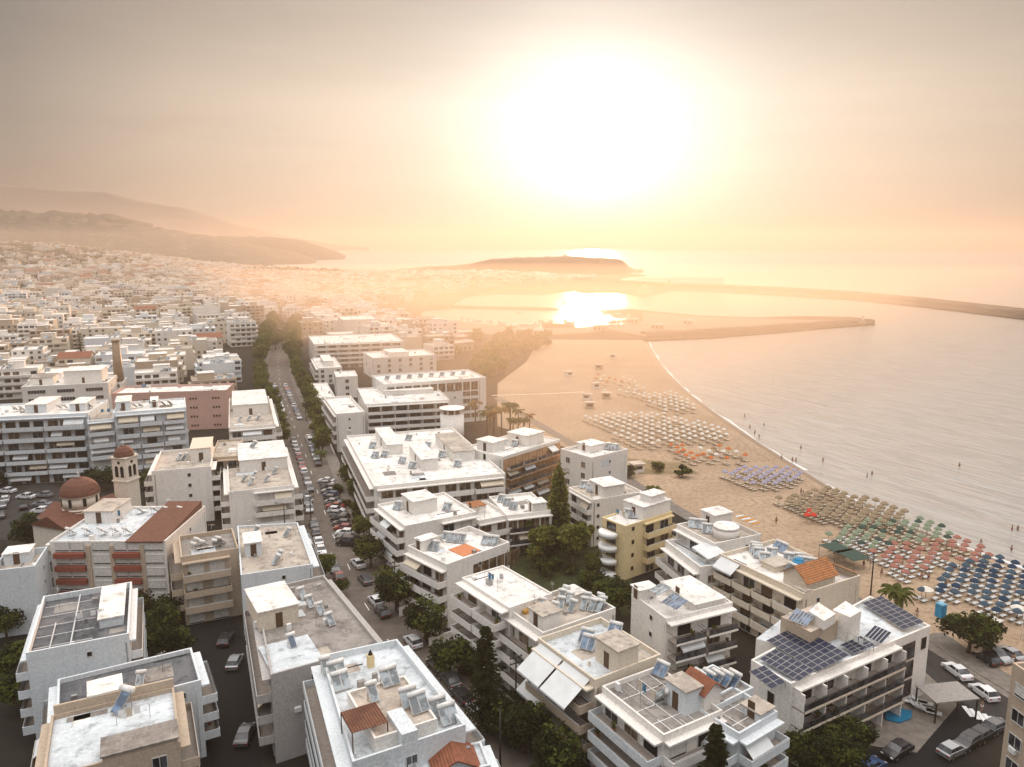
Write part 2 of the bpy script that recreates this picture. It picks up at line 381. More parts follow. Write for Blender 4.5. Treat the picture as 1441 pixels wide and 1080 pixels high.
for i in range(len(sh) - 1):
    q.quad((in_[i].x, in_[i].y, .05), (in_[i+1].x, in_[i+1].y, .05), (ot[i+1].x, ot[i+1].y, -1.35), (ot[i].x, ot[i].y, -1.35))
    w0, w1 = (1.0 + .8 * math.sin(i * .7) + .6 * math.sin(i * 1.9), 1.0 + .8 * math.sin((i+1) * .7) + .6 * math.sin((i+1) * 1.9))
    a, c = ot[i], ot[i+1]; da = (sh[i] - ot[i]).normalized(); dc = (sh[i+1] - ot[i+1]).normalized()
    a0 = a + da * 1.8; c0 = c + dc * 1.8; a1 = a0 - da * max(.12, w0 * .6); c1 = c0 - dc * max(.12, w1 * .6)
    if math.sin(i * 1.3) + math.sin(i * .37) > -1.1: f_.quad((a0.x, a0.y, -.99), (c0.x, c0.y, -.99), (c1.x, c1.y, -.985), (a1.x, a1.y, -.985))
struct(q.build('wet_sand', mw)); struct(f_.build('foam_line', mfoam))
# far hills and mountains
def ridge(name, prof, D, depth, m, base=-5):
    q = MB(); rows = 8; pts = []
    r_ = random.Random(len(prof) + int(D)); us = []
    for (u0, v0), (u1, v1) in zip(prof[:-1], prof[1:]):
        k_ = max(2, int((u1 - u0) / 8)); us += [(u0 + (u1-u0) * i / k_, v0 + (v1-v0) * i / k_) for i in range(k_)]
    us.append(prof[-1])
    for j in range(rows):
        t = j / (rows - 1)
        for i, (u, v) in enumerate(us):
            top = PD(u, v + r_.uniform(-.5, .5) * (D < 9000), D); c = Vector((top.x, top.y, 0)); dr = c.normalized()
            h = (top.z - base) * math.sin(math.pi * (.02 + t * .5)) * (1 + .06 * r_.uniform(-1, 1) * (j < rows - 1) * (D < 9000)) + base
            pp = c + dr * (t - 1) * depth; q.v.append((pp.x, pp.y, h if j < rows - 1 else top.z))
    n_ = len(us)
    for j in range(rows - 1):
        for i in range(n_ - 1):
            a = j * n_ + i; q.f.append((a, a + 1, a + n_ + 1, a + n_)); q.m.append(0); q.sm.append(True)
    return struct(q.build(name, m))
mh, n, b = nt('hill_scrub'); p = pos(n)
k = ramp(n, noise(n, p, .02, 7, .75), [(.38, (.035,.035,.018)), (.52, (.06,.045,.025)), (.68, (.2,.17,.14))])
n.links.new(k, b.inputs['Base Color']); b.inputs['Roughness'].default_value = 1
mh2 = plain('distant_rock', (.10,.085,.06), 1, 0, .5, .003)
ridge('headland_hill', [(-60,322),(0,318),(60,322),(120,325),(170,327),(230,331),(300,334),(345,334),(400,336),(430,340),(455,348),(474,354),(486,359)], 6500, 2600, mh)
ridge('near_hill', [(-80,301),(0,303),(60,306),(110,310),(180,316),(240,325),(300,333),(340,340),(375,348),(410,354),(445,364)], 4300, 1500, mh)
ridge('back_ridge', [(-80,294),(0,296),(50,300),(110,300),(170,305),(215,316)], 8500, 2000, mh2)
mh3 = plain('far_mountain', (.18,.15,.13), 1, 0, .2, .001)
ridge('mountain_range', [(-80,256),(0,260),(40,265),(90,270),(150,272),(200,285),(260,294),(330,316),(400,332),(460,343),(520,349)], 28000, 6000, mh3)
# ---------------------------------------------------------------- building generator
WIN = {}
def window_mesh(kind, w, h, fr='w', state='glass'):
    """a window or balcony door facing local -y, centred on x, sill at z=0"""
    key = (kind, round(w, 1), round(h, 1), fr, state)
    if key in WIN: return WIN[key]
    w, h = key[1], key[2]
    q = MB(); t = .07
    fm = M_frame if fr == 'w' else M_brownframe
    gm = {'glass': M_glass, 'brown': M_brownglass, 'shut': M_shut, 'shutb': M_shutb, 'dark': M_dark}[state]
    q.box(-w/2, w/2, -.02, .03, 0, h, 1)
    q.box(-w/2 - t, -w/2, -.07, .03, -t, h + t); q.box(w/2, w/2 + t, -.07, .03, -t, h + t)
    q.box(-w/2, w/2, -.07, .03, h, h + t); q.box(-w/2, w/2, -.09, .03, -t, 0)
    if state in ('glass', 'brown') and w > .8:
        for i in range(1, max(2, int(w / .9))): 
            x = -w/2 + w * i / max(2, int(w / .9)); q.box(x - .03, x + .03, -.05, -.015, 0, h)
    if state in ('shut', 'shutb'):
        for i in range(1, int(h / .28)): q.box(-w/2 + .04, w/2 - .04, -.045, -.015, i * .28 - .02, i * .28 + .04, 1)
        # a strip left open at the bottom
        q.box(-w/2, w/2, -.03, -.012, 0, .18, 2)
    me = q.mesh('window' if kind == 'win' else 'balcony_door', [fm, gm, M_dark]); WIN[key] = me; return me

class Bld:
    pass
BLDS = {}; FOOT = []
def fb_(q, bl, f, s0, s1, o0, o1, z0, z1, m=0): q.box(s0, s1, -o1, -o0, z0, z1, m, bl.FT[f])
MB.fb = fb_
def fpt(bl, f, s, o, z): return bl.FT[f] @ Vector((s, -o, z))
def flen(bl, f): return bl.FL[f]
def add_win(bl, f, s, z, w, h, kind='win', state='glass', fr='w', o=0.0):
    me = window_mesh(kind, w, h, fr, state)
    ob = place(me, 'window' if kind == 'win' else 'balcony_door', bl.root, fpt(bl, f, s, .012 + o, z), bl.FR[f]); bl.nw += 1
    return ob
def awning(bl, f, s0, s1, z, out, drop, m, o0=.05):
    q = MB(); a = fpt(bl, f, s0, o0, z); b_ = fpt(bl, f, s1, o0, z); c = fpt(bl, f, s1, o0 + out, z - drop); d = fpt(bl, f, s0, o0 + out, z - drop)
    up = Vector((0, 0, .05))
    q.quad(a, d, c, b_); q.quad(a + up, b_ + up, c + up, d + up)
    e1 = c - Vector((0, 0, .22)); e2 = d - Vector((0, 0, .22)); q.quad(d, e2, e1, c)
    q.quad(a, a + up, d + up, d); q.quad(b_, c, c + up, b_ + up)
    return q.build('awning', m, bl.root)
def do_facade(bl, f, st, floors, ztop):
    if not st: return
    L = flen(bl, f); r = bl.r; fh = ztop / floors
    kind = st[0] if isinstance(st, tuple) else st
    opt = st[1] if isinstance(st, tuple) else {}
    fr = opt.get('fr', 'w'); lo = opt.get('from', 0)
    vis = range(lo, floors)
    if kind == 'blank':
        if L > 6:
            for s in ([.04, .93] if r.random() < .5 else [.96]):
                q = MB(); q.fb(bl, f, s * L, s * L + .11, .004, .12, .1, ztop - .1); q.build('drainpipe', r.choice([M_steel, bl.wm, M_conc]), bl.root)
            if not opt.get('at') and not opt.get('bare'):
                s = r.uniform(.3, .7) * L
                for k in vis:
                    if r.random() < .75: add_win(bl, f, s, k * fh + 1.4, .5, .6, 'win', 'dark', fr)
            if r.random() < .6:
                s = r.uniform(.15, .8) * L; k = r.randrange(floors); q = MB(); q.fb(bl, f, s, s + .8, .02, .36, k * fh + .6, k * fh + 1.15); q.build('air_conditioner', M_white, bl.root)
            # patched render: slightly proud repairs
            for _ in range(int(L / 5)):
                s = r.uniform(.05, .75) * L; z0 = r.uniform(.1, .8) * ztop; q = MB(); q.fb(bl, f, s, min(L - .2, s + r.uniform(.8, 3)), .002, .008, z0, min(ztop, z0 + r.uniform(.6, 2.4))); q.build('render_patch', WALLS[r.choice(['cream', 'grey', 'cool', 'white'])] if r.random() < .3 else bl.wm, bl.root)
        for k in vis:
            for s in opt.get('at', []):
                add_win(bl, f, s * L, k * fh + 1.3, opt.get('ww', .6), opt.get('wh', .7), 'win', 'dark', fr)
    elif kind in ('win', 'shutwin'):
        n_ = opt.get('n') or max(1, int(L / opt.get('bay', 3.4)))
        for k in vis:
            for i in range(n_):
                if r.random() < opt.get('skip', .08): continue
                s = (i + .5) * L / n_
                st_ = r.choice(['glass', 'glass', 'shut', 'brown'] if kind == 'win' else ['shut', 'shut', 'brown', 'glass'])
                add_win(bl, f, s, k * fh + opt.get('sill', .8), opt.get('ww', 1.3), opt.get('wh', 1.3), 'win', opt.get('state', st_), fr)
                if r.random() < opt.get('ac', .08):
                    q = MB(); q.fb(bl, f, s - .4, s + .4, .02, .36, k * fh + .25, k * fh + .8); q.build('air_conditioner', M_white, bl.root)
    elif kind == 'pairs':
        n_ = opt.get('n', 4)
        for k in vis:
            for i in range(n_):
                for e in (-.9, 0, .9): add_win(bl, f, (i + .5) * L / n_ + e, k * fh + 1.2, .42, .5, 'win', 'dark', 'b')
    elif kind == 'strip':
        for k in vis:
            n_ = max(1, int(L / 7))
            for i in range(n_): add_win(bl, f, (i + .5) * L / n_, k * fh + 1.1, min(5.4, L / n_ - 1), 1.1, 'win', 'glass', fr)
    elif kind in ('balc', 'rail', 'loggia'):
        dep = opt.get('dep', 1.6); a0 = opt.get('a', .02) * L; a1 = opt.get('b', .98) * L
        gaps = opt.get('seg', 1); bay = opt.get('bay', 3.3)
        for k in vis:
            z = k * fh
            for g_ in range(gaps):
                s0 = a0 + (a1 - a0) * g_ / gaps + (0 if gaps == 1 else .25); s1 = a0 + (a1 - a0) * (g_ + 1) / gaps - (0 if gaps == 1 else .25)
                if k > 0 or opt.get('ground', False):
                    q = MB(); q.fb(bl, f, s0, s1, .005, dep, z - .16, z + .02, 1)
                    if kind == 'rail':
                        for zz in (.35, .65, .98): q.fb(bl, f, s0 + .02, s1 - .02, dep - .07, dep - .03, z + zz, z + zz + .045, 2)
                        nb = max(2, int((s1 - s0) / .45))
                        for i in range(nb + 1):
                            s = s0 + .04 + (s1 - s0 - .08) * i / nb; q.fb(bl, f, s - .02, s + .02, dep - .065, dep - .035, z + .02, z + 1.0, 2)
                        for e in (s0, s1 - .04): q.fb(bl, f, e, e + .04, .01, dep - .08, z + .92, z + .98, 2)
                        if opt.get('glassrail', True): q.fb(bl, f, s0 + .05, s1 - .05, dep - .028, dep - .02, z + .1, z + .9, 3)
                        q.fb(bl, f, s0 - .01, s1 + .01, dep + .002, dep + .05, z - .22, z + .06, 0)
                    else:
                        ph = opt.get('ph', .85)
                        q.fb(bl, f, s0, s1, dep + .002, dep + .12, z - .24, z + ph, 0)
                        for e in (s0 - .1, s1): q.fb(bl, f, e, e + .1, .01, dep + .11, z - .2, z + ph, 0)
                        q.fb(bl, f, s0 + .1, s1 - .1, dep + .03, dep + .08, z + ph + .003, z + ph + .14, 2)
                    q.build('balcony', [opt.get('bm', bl.wm), M_slab, M_rail if kind == 'rail' or r.random() < .4 else M_railw, M_glass], bl.root)
                if kind == 'loggia' or opt.get('div'):
                    nb = max(1, int((s1 - s0) / opt.get('div', 3.6)))
                    for i in range(nb + 1):
                        s = s0 + (s1 - s0) * i / nb
                        q = MB(); q.fb(bl, f, s - .09, s + .09, .008, dep - .1, z + .03, z + fh - .25); q.build('divider', bl.wm, bl.root)
                nb = max(1, int((s1 - s0) / bay))
                for i in range(nb):
                    s = s0 + (i + .5) * (s1 - s0) / nb; ww = min(opt.get('ww', 2.2), (s1 - s0) / nb - .6)
                    if ww < .6: continue
                    st_ = opt.get('state') or r.choice(['glass', 'glass', 'shut', 'brown', 'shutb', 'dark', 'dark', 'brown'])  # dark door states repeated to stand in for shade behind balconies
                    add_win(bl, f, s + r.uniform(-.3, .3), z + .06, ww, 2.05, 'door', st_, fr)
                # clutter on the balcony
                if r.random() < opt.get('clut', .35) and k > 0:
                    s = r.uniform(s0 + .5, s1 - .5); q = MB(); c = fpt(bl, f, s, dep * .55, z)
                    q.cone((c.x, c.y), .16, .22, z + .03, z + .4, 8)
                    for i in range(14):
                        a = r.uniform(0, 6.28); e = r.uniform(.15, .5); h = r.uniform(.45, 1.15)
                        p0 = Vector((c.x, c.y, z + .4)); p1 = Vector((c.x + math.cos(a) * e, c.y + math.sin(a) * e, z + h))
                        q.quad(p0, p0 + Vector((.05, .05, 0)), p1 + Vector((.12, .08, 0)), p1 - Vector((.1, .05, 0)), 1)
                    PLANTS.append((q, bl, bl.short, f, k))
                if r.random() < opt.get('awn', .2) and s1 - s0 > 3:
                    wz = r.uniform(2.6, min(5.5, s1 - s0 - .3)); s = r.uniform(s0, s1 - wz)
                    awning(bl, f, s, s + wz, z + fh - .3, dep * .95, r.uniform(.9, 1.5), opt.get('am', r.choice([M_awn, M_awn, M_awnc])))
        if opt.get('canopy', True):
            q = MB(); q.fb(bl, f, a0 - .1, a1 + .1, .03, dep * opt.get('cd', .6), ztop - .2, ztop + .02); q.build('canopy_slab', bl.wm, bl.root)
PLANTS = []
def building(key, short, label, A, B, C, z, floors=None, front='balc', right='balc', left=None, back=None, wall='white', roof='grey', ph=.7,
             boxes=(), accent=None, depth=None, D=None, width=None, base=0.0, name='apartment_block', cat='apartment block', group=None, ground=None):
    pa = P(*A, z); pb = P(*B, z); pc = P(*C, z)
    if depth or (pb - pa).length > (pc - pb).length * .8:
        ex = pb - pa; w_ = ex.length; ex.normalize(); ey = Vector((-ex.y, ex.x, 0))
        d_ = depth or max(3, (pc - pb).dot(ey))
    else:
        ey = pc - pb; d_ = ey.length; ey.normalize(); ex = Vector((ey.y, -ey.x, 0)); w_ = max(6, width or (pb - pa).dot(ex)); pa = pb - ex * w_
    if d_ < 0: print('BAD', key)
    rz = math.atan2(ex.y, ex.x)
    bl = Bld(); bl.w, bl.d, bl.z, bl.short, bl.key = w_, d_, z - base, short, key
    bl.r = random.Random(hash_(key)); bl.nw = 0
    bl.root = thing(name, label, cat, (pa.x, pa.y, base), rz, group); BLDS[key] = bl
    bl.pa = pa; bl.ex = ex; bl.ey = ey; bl.rz = rz; bl.base = base
    FOOT.append([(pa + ex * a + ey * b_)[:2] for a, b_ in ((-2, -2), (w_ + 2, -2), (w_ + 2, d_ + 2), (-2, d_ + 2))])
    zt = bl.z; floors = min(floors or 99, max(1, round(zt / 2.65))); bl.wm = WALLS[wall]; bl.fl = floors
    if D:
        loc = lambda p_: ((p_ - pa).dot(ex), (p_ - pa).dot(ey)); PL = [(0, 0), (w_, 0), loc(pc), loc(P(*D, z))]
    else: PL = [(0, 0), (w_, 0), (w_, d_), (0, d_)]
    bl.FT, bl.FL, bl.FR = {}, {}, {}
    for k_, f in enumerate(('front', 'right', 'back', 'left')):
        a_, b_ = PL[k_], PL[(k_ + 1) % 4]; an = math.atan2(b_[1] - a_[1], b_[0] - a_[0])
        bl.FT[f] = Matrix.Translation((a_[0], a_[1], 0)) @ Matrix.Rotation(an, 4, 'Z'); bl.FL[f] = math.hypot(b_[0]-a_[0], b_[1]-a_[1]); bl.FR[f] = an
    q = MB(); q.prism(PL, 0, zt - .25); q.build('wall', bl.wm, bl.root)
    cx_, cy_ = sum(p_[0] for p_ in PL) / 4, sum(p_[1] for p_ in PL) / 4
    q = MB(); q.prism([(cx_ + (x - cx_) * .995, cy_ + (y - cy_) * .995) for x, y in PL], zt - .248, zt); q.build('roof', ROOFS[roof] if roof in ROOFS else roof, bl.root)
    if ph:
        q = MB()
        for k_, f in enumerate(('front', 'right', 'back', 'left')):
            e = .001 * k_; q.fb(bl, f, -.02 + e, bl.FL[f] + .02 - e, -.22 - e, .02 + e, zt - .27 - e, zt + ph - e)
        q.build('parapet', bl.wm, bl.root)
    for f, st in (('front', front), ('right', right), ('back', back), ('left', left)): do_facade(bl, f, st, floors, zt - .25)
    for b_ in boxes: roof_box(bl, *b_)
    r = random.Random(hash_(key) + 5)
    for _ in range(int(3 + bl.w * bl.d / 45)):
        x, y = r.uniform(.06, .94) * bl.w, r.uniform(.06, .94) * bl.d; s_ = r.uniform(.15, .5); q = MB()
        if r.random() < .45:
            q.box(x - s_, x + s_, y - s_ * .7, y + s_ * .7, zt + .003, zt + r.uniform(.3, .95)); q.build('vent', r.choice([bl.wm, M_conc, M_white, M_steel]), bl.root)
        elif r.random() < .5:
            L_ = r.uniform(2, 6); q.box(x, min(x + L_, bl.w * .96), y, y + .07, zt + .02, zt + .1) if r.random() < .5 else q.box(x, x + .07, y, min(y + L_, bl.d * .96), zt + .02, zt + .1); q.build('pipe', r.choice([M_steel, M_white, M_pole]), bl.root)
        else:
            q.box(x, min(x + r.uniform(1.5, 4), bl.w * .96), y, min(y + r.uniform(1.2, 4), bl.d * .96), zt + .004, zt + .02); q.build('roof_patch', ROOFS[r.choice(['white', 'beige', 'grey', 'cool'])], bl.root)
    if r.random() < .5:   # drying line with laundry
        x, y = r.uniform(.15, .6) * bl.w, r.uniform(.15, .7) * bl.d; q = MB()
        for e in (0, 3.2): q.tube((x + e, y, zt), (x + e, y, zt + 1.8), .03, n=5)
        q.box(x, x + 3.2, y - .008, y + .008, zt + 1.74, zt + 1.76)
        for e in range(4):
            if r.random() < .75: q.box(x + .2 + e * .75, x + .2 + e * .75 + .6, y - .012, y + .012, zt + r.uniform(.7, 1.1), zt + 1.74, r.choice([1, 1, 2, 3]))
        q.build('drying_line', [M_steel, M_white, M_awnb, M_awnc], bl.root)
    return bl
def hash_(s): 
    h = 7
    for c in str(s): h = (h * 31 + ord(c)) % 1000003
    return h
def roof_box(bl, x0, x1, y0, y1, h, roofm='white', wallm=None, name='stair_house', door='front', z0=None, over=.18):
    """box on the roof in fractions of the footprint"""
    X0, X1, Y0, Y1 = x0 * bl.w, x1 * bl.w, y0 * bl.d, y1 * bl.d; z = bl.z if z0 is None else z0
    wm = WALLS[wallm] if wallm else bl.wm
    q = MB(); q.box(X0, X1, Y0, Y1, z - .02, z + h); o = q.build(name, wm, bl.root)
    q = MB(); q.box(X0 - over, X1 + over, Y0 - over, Y1 + over, z + h + .002, z + h + .16); c = q.build('roof_slab', ROOFS[roofm] if roofm in ROOFS else WALLS.get(roofm, roofm) if isinstance(roofm, str) else roofm, o)
    if door:
        q = MB(); m = (X0 + X1) / 2
        if door == 'front': q.box(m - .45, m + .45, Y0 - .05, Y0 - .003, z + .05, z + 2.05)
        elif door == 'right': m = (Y0 + Y1) / 2; q.box(X1 + .003, X1 + .05, m - .45, m + .45, z + .05, z + 2.05)
        else: m = (Y0 + Y1) / 2; q.box(X0 - .05, X0 - .003, m - .45, m + .45, z + .05, z + 2.05)
        q.build('door', M_brownframe, o)
    return o
def gable(bl, x0, x1, y0, y1, h, wallh, m, axis='x', wallm=None, z0=None):
    X0, X1, Y0, Y1 = x0 * bl.w, x1 * bl.w, y0 * bl.d, y1 * bl.d; z = bl.z if z0 is None else z0
    wm = WALLS[wallm] if wallm else bl.wm; q = MB()
    q.box(X0, X1, Y0, Y1, z - .02, z + wallh)
    e = .4; Z = z + wallh
    if axis == 'x':
        ym = (Y0 + Y1) / 2
        q.tri((X0, Y0, Z), (X0, Y1, Z), (X0, ym, Z + h)); q.tri((X1, Y0, Z), (X1, ym, Z + h), (X1, Y1, Z)); o = q.build('attic', wm, bl.root)
        q = MB()
        for s, ya in ((0, Y0 - e), (1, Y1 + e)):
            zb = Z - h * e / (ym - Y0)
            q.quad((X0 - e, ya, zb), (X1 + e, ya, zb), (X1 + e, ym, Z + h + .04), (X0 - e, ym, Z + h + .04)); q.quad((X0 - e, ya, zb - .14), (X1 + e, ya, zb - .14), (X1 + e, ym, Z + h - .1), (X0 - e, ym, Z + h - .1))
            q.quad((X0 - e, ya, zb), (X1 + e, ya, zb), (X1 + e, ya, zb - .14), (X0 - e, ya, zb - .14))
            for X in (X0 - e, X1 + e): q.quad((X, ya, zb), (X, ym, Z + h + .04), (X, ym, Z + h - .1), (X, ya, zb - .14))
    else:
        xm = (X0 + X1) / 2
        q.tri((X0, Y0, Z), (xm, Y0, Z + h), (X1, Y0, Z)); q.tri((X0, Y1, Z), (X1, Y1, Z), (xm, Y1, Z + h)); o = q.build('attic', wm, bl.root)
        q = MB()
        for xa in (X0 - e, X1 + e):
            zb = Z - h * e / (xm - X0)
            q.quad((xa, Y0 - e, zb), (xa, Y1 + e, zb), (xm, Y1 + e, Z + h + .04), (xm, Y0 - e, Z + h + .04)); q.quad((xa, Y0 - e, zb - .14), (xa, Y1 + e, zb - .14), (xm, Y1 + e, Z + h - .1), (xm, Y0 - e, Z + h - .1))
            q.quad((xa, Y0 - e, zb), (xa, Y1 + e, zb), (xa, Y1 + e, zb - .14), (xa, Y0 - e, zb - .14))
            for Y in (Y0 - e, Y1 + e): q.quad((xa, Y, zb), (xm, Y, Z + h + .04), (xm, Y, Z + h - .1), (xa, Y, zb - .14))
    q.build('tiled_roof', m, o); return o

# ---------------------------------------------------------------- rooftop furniture
def heater_proto(np_, grey):
    """solar water heater facing local -y; panels lean back under a lying tank"""
    W = 1.05 * np_; ms = {}
    T = Matrix.Translation((0, 0, .25)) @ Matrix.Rotation(R(42), 4, 'X')
    fr = MB()
    for i in range(np_ + 1):
        x = -W/2 + i * 1.05; fr.box(x - .03, x + .03, 0, 2.0, -.05, .0, 0, T)
    for x in (-W/2 + .15, W/2 - .15): fr.tube((x, 1.5, 0), (x, 1.45, 1.62), .03, n=6); fr.tube((x, .05, 0), (x, 1.5, .05), .025, n=6)
    fr.tube((-W/2 - .1, .9, 0), (-W/2 - .1, .9, 1.2), .025, n=6)
    ms['frame'] = fr.mesh('frame', M_steel)
    ps = []
    for i in range(np_):
        q = MB(); x0 = -W/2 + i * 1.05 + .03; x1 = x0 + .99
        q.box(x0, x1, 0, 1.95, .003, .06, 0, T); q.box(x0 + .05, x1 - .05, .05, 1.9, .062, .075, 1, T)
        ps.append(q.mesh('collector_panel', [M_steel, M_panelg if grey else M_panel]))
    ms['panels'] = ps
    q = MB(); L = max(.75, W/2 + .05) ; rr = .29
    for a, b_, r0, r1 in ((-L, -L + .08, .12, rr), (-L + .08, L - .08, rr, rr), (L - .08, L, rr, .12)): q.tube((a, 1.5, 1.78), (b_, 1.5, 1.78), r0, r1, 14)
    ms['tank'] = q.mesh('tank', M_tank)
    return ms
HP = {(k, g_): heater_proto(k, g_) for k in (1, 2, 3) for g_ in (0, 1)}
NH = {}
def heater(bl, fx, fy, rz=None, k=2, grey=0, z=None, s=.82):
    """on a roof, at fractions of its footprint; rz = world heading of the panel's face"""
    lo = bl.pa + bl.ex * fx * bl.w + bl.ey * fy * bl.d
    NH.setdefault(bl.key, []).append((lo, rz, k, grey, z if z is not None else bl.base + bl.z, s))
def flush_heaters():
    for key, L in NH.items():
        bl = BLDS[key]; L.sort(key=lambda t: proj(t[0])[0])
        for i, (lo, rz, k, grey, z, s) in enumerate(L):
            num = {1: 'one', 2: 'two', 3: 'three'}[k]
            pos_ = ('alone on ' if len(L) == 1 else ordn(i) + ' from left on ')
            t = thing('solar_water_heater', ('%s panel solar heater, ' % num) + pos_ + bl.short, 'solar heater', (lo.x, lo.y, z), rz if rz is not None else R(-25), 'solar water heaters on the flat roofs')
            t.scale = (s, s, s); m = HP[(k, grey)]
            place(m['frame'], 'frame', t); place(m['tank'], 'tank', t)
            for p_ in m['panels']: place(p_, 'collector_panel', t)
PVC = {}
def pv(label, quad, z, nx, ny, tilt=.9, m=M_pv):
    """photovoltaic field over photo corners (front-left, front-right, back-right, back-left)"""
    a, b_, c, d = [P(*q, z) for q in quad]
    ex = (b_ - a); w_ = ex.length; ex.normalize(); ey = Vector((-ex.y, ex.x, 0)); dd = ((d - a).dot(ey) + (c - b_).dot(ey)) / 2
    t = thing('solar_panel_array', label, 'solar panels', (a.x, a.y, z), math.atan2(ex.y, ex.x), 'solar panel arrays')
    T = Matrix.Translation((0, 0, .22)) @ Matrix.Rotation(math.atan2(tilt, dd), 4, 'X')
    pw, pl = w_ / nx, dd / ny
    q = MB(); q.box(.02, pw - .02, .02, pl - .02, 0, .04); q.box(.06, pw - .06, .06, pl - .06, .042, .05, 1)
    me = q.mesh('panel', [M_steel, m])
    for i in range(nx):
        for j in range(ny):
            o = place(me, 'panel', t); o.matrix_local = T @ Matrix.Translation((i * pw, j * pl, 0))
    q = MB()
    for i in range(0, nx + 1, 2):
        x = min(w_ - .05, max(.05, i * pw)); q.box(x - .03, x + .03, dd * .93, dd * .93 + .06, 0, tilt * .93 + .2); q.box(x - .03, x + .03, .03, .09, 0, .22)
    q.build('mounting_frame', M_steel, t)
def antenna(bl, fx, fy, h=2.6):
    lo = bl.pa + bl.ex * fx * bl.w + bl.ey * fy * bl.d; ANT.append((bl, lo, h))
ANT = []
def flush_ant():
    cnt = {}
    for bl, lo, h in ANT:
        i = cnt.get(bl.key, 0); cnt[bl.key] = i + 1
        t = thing('roof_antenna', ('%s thin television aerial on the roof of %s' % (ordn(i), bl.short)) if i else ('thin television aerial on the roof of %s' % bl.short), 'antenna', (lo.x, lo.y, bl.base + bl.z), rnd.uniform(0, 3), 'television aerials')
        q = MB(); q.tube((0, 0, 0), (0, 0, h), .025, n=5); q.build('mast', M_steel, t)
        q = MB(); q.tube((0, -.5, h - .1), (0, .6, h - .1), .015, n=4)
        for k in range(5): q.tube((-.35 + k * .03, -.45 + k * .22, h - .1), (.35 - k * .03, -.45 + k * .22, h - .1), .012, n=4)
        q.build('antenna_head', M_steel, t)

def prism_px(bl, px, z, z0, name, m, parent=None, roofm=None):
    """a solid over photo corners at height z, built as a part of a building"""
    inv = Matrix.Rotation(-bl.rz, 4, 'Z'); o = bl.root.location; L = []
    for p_ in px:
        a = inv @ (P(*p_, z) - Vector((o.x, o.y, 0))); L.append((a.x, a.y))
    q = MB(); q.prism(L, z0 - bl.base, z - bl.base, 0, 1 if roofm else None); return q.build(name, [m, roofm] if roofm else m, bl.root)
W = R(-62)   # heaters face roughly away from the sun glare, towards the camera's right
BT = 'apartment block'
# ---- left of the avenue, front to back
b = building('b1', 'the beige roofed block in the bottom left corner', 'tan walled block with pale blue-grey flat roof in the bottom left corner', (60,1102), (254,1050), (225,977), 10, wall='tan', roof='cool', ph=.5, front=('win', {}), right=('balc', {'seg': 1}), left='balc',
  boxes=[(.42,.98,.0,.28,1.0,'grey',None,'roof_terrace',None)])
heater(b, .5, .78, R(-20), 1, 0, s=1.25)
q = MB(); q.box(.02*b.w, 1.0*b.w, b.d-.02, b.d+.25, 9, b.z+1.5); q.build('end_wall', WALLS['tan'], b.root)
b = building('b2', 'the stained grey roof above the bottom left corner', 'white block with stained grey roof and blank end wall, second from the bottom left corner', (80,1016), (283,963), (261,919), 9.5, wall='cool', roof='dark', ph=.55, front=('blank', {'at': [.86]}), right='balc', left='balc',
  boxes=[(.22,.44,-.02,.35,2.0,'white','tan')])
heater(b, .56, .3, R(10), 1, 1); antenna(b, .75, .6)
b = building('b3', 'the white block with the dark lined roof', 'cool white block with a dark roof crossed by white pipes and a raised white deck', (38,926), (182,900), (186,826), 12, wall='cool', roof='dark', ph=.8, front=('blank', {}), right=('balc', {'dep': 1.2}), left=('balc', {'dep': 1.2}),
  boxes=[(.68,.93,.28,.9,1.2,'white',None,'roof_deck',None)])
b3 = b
q = MB()
for i in range(5): q.box(b.w*.04, b.w*.62, b.d*(.12+.18*i), b.d*(.12+.18*i)+.1, b.z+.02, b.z+.16)
q.box(b.w*.4, b.w*.4+.16, .5, b.d-.4, b.z+.17, b.z+.33); q.box(b.w*.2, b.w*.2+.12, .5, b.d*.5, b.z+.17, b.z+.3); q.build('roof_pipe', M_railw, b.root)
antenna(b, .5, .3); antenna(b, .2, .8, 3)
b = building('b4', 'the red banded block beside the church', 'block with red-brown bands, white shutters and a brown tiled roof half beside the church', (70,766), (233,765), (229,716), 11.5, wall='white', roof='cool', ph=.5, front=None, right=('blank', {}), left='balc')
b4 = b; WL = b.w; fh = b.z / 5
for k in range(5):
    z = k * fh
    for i, (s0, s1) in enumerate(((.04,.30), (.36,.52), (.55,.78), (.81,.98))):
        if i != 1 or True:
            n_ = 1 if i in (1, 3) else 2
            for j in range(n_):
                ww = (s1 - s0) * WL / n_ - .25
                add_win(b, 'front', (s0 + (s1 - s0) * (j + .5) / n_) * WL, z + 1.05, ww, 1.5, 'win', 'shut', 'w', .05)
        if i in (0, 2): 
            q = MB(); q.fb(b, 'front', s0*WL, s1*WL, .01, .8, z + .0, z + .85); q.build('balcony', WALLS['brick'], b.root)
for s in (.33, .535, .795):
    q = MB(); q.fb(b, 'front', s*WL - .35, s*WL + .35, .008, .3, 0, b.z - .3); q.build('column', WALLS['tan'], b.root)
q = MB(); x0, x1 = b.w*.66, b.w*.985
q.quad((x0, -.4, b.z + .5), (x1, -.4, b.z + .5), (x1, b.d*.96, b.z + 1.7), (x0, b.d*.96, b.z + 1.7)); q.quad((x0, -.4, b.z + .3), (x0, -.4, b.z + .5), (x0, b.d*.96, b.z + 1.7), (x0, b.d*.96, b.z))
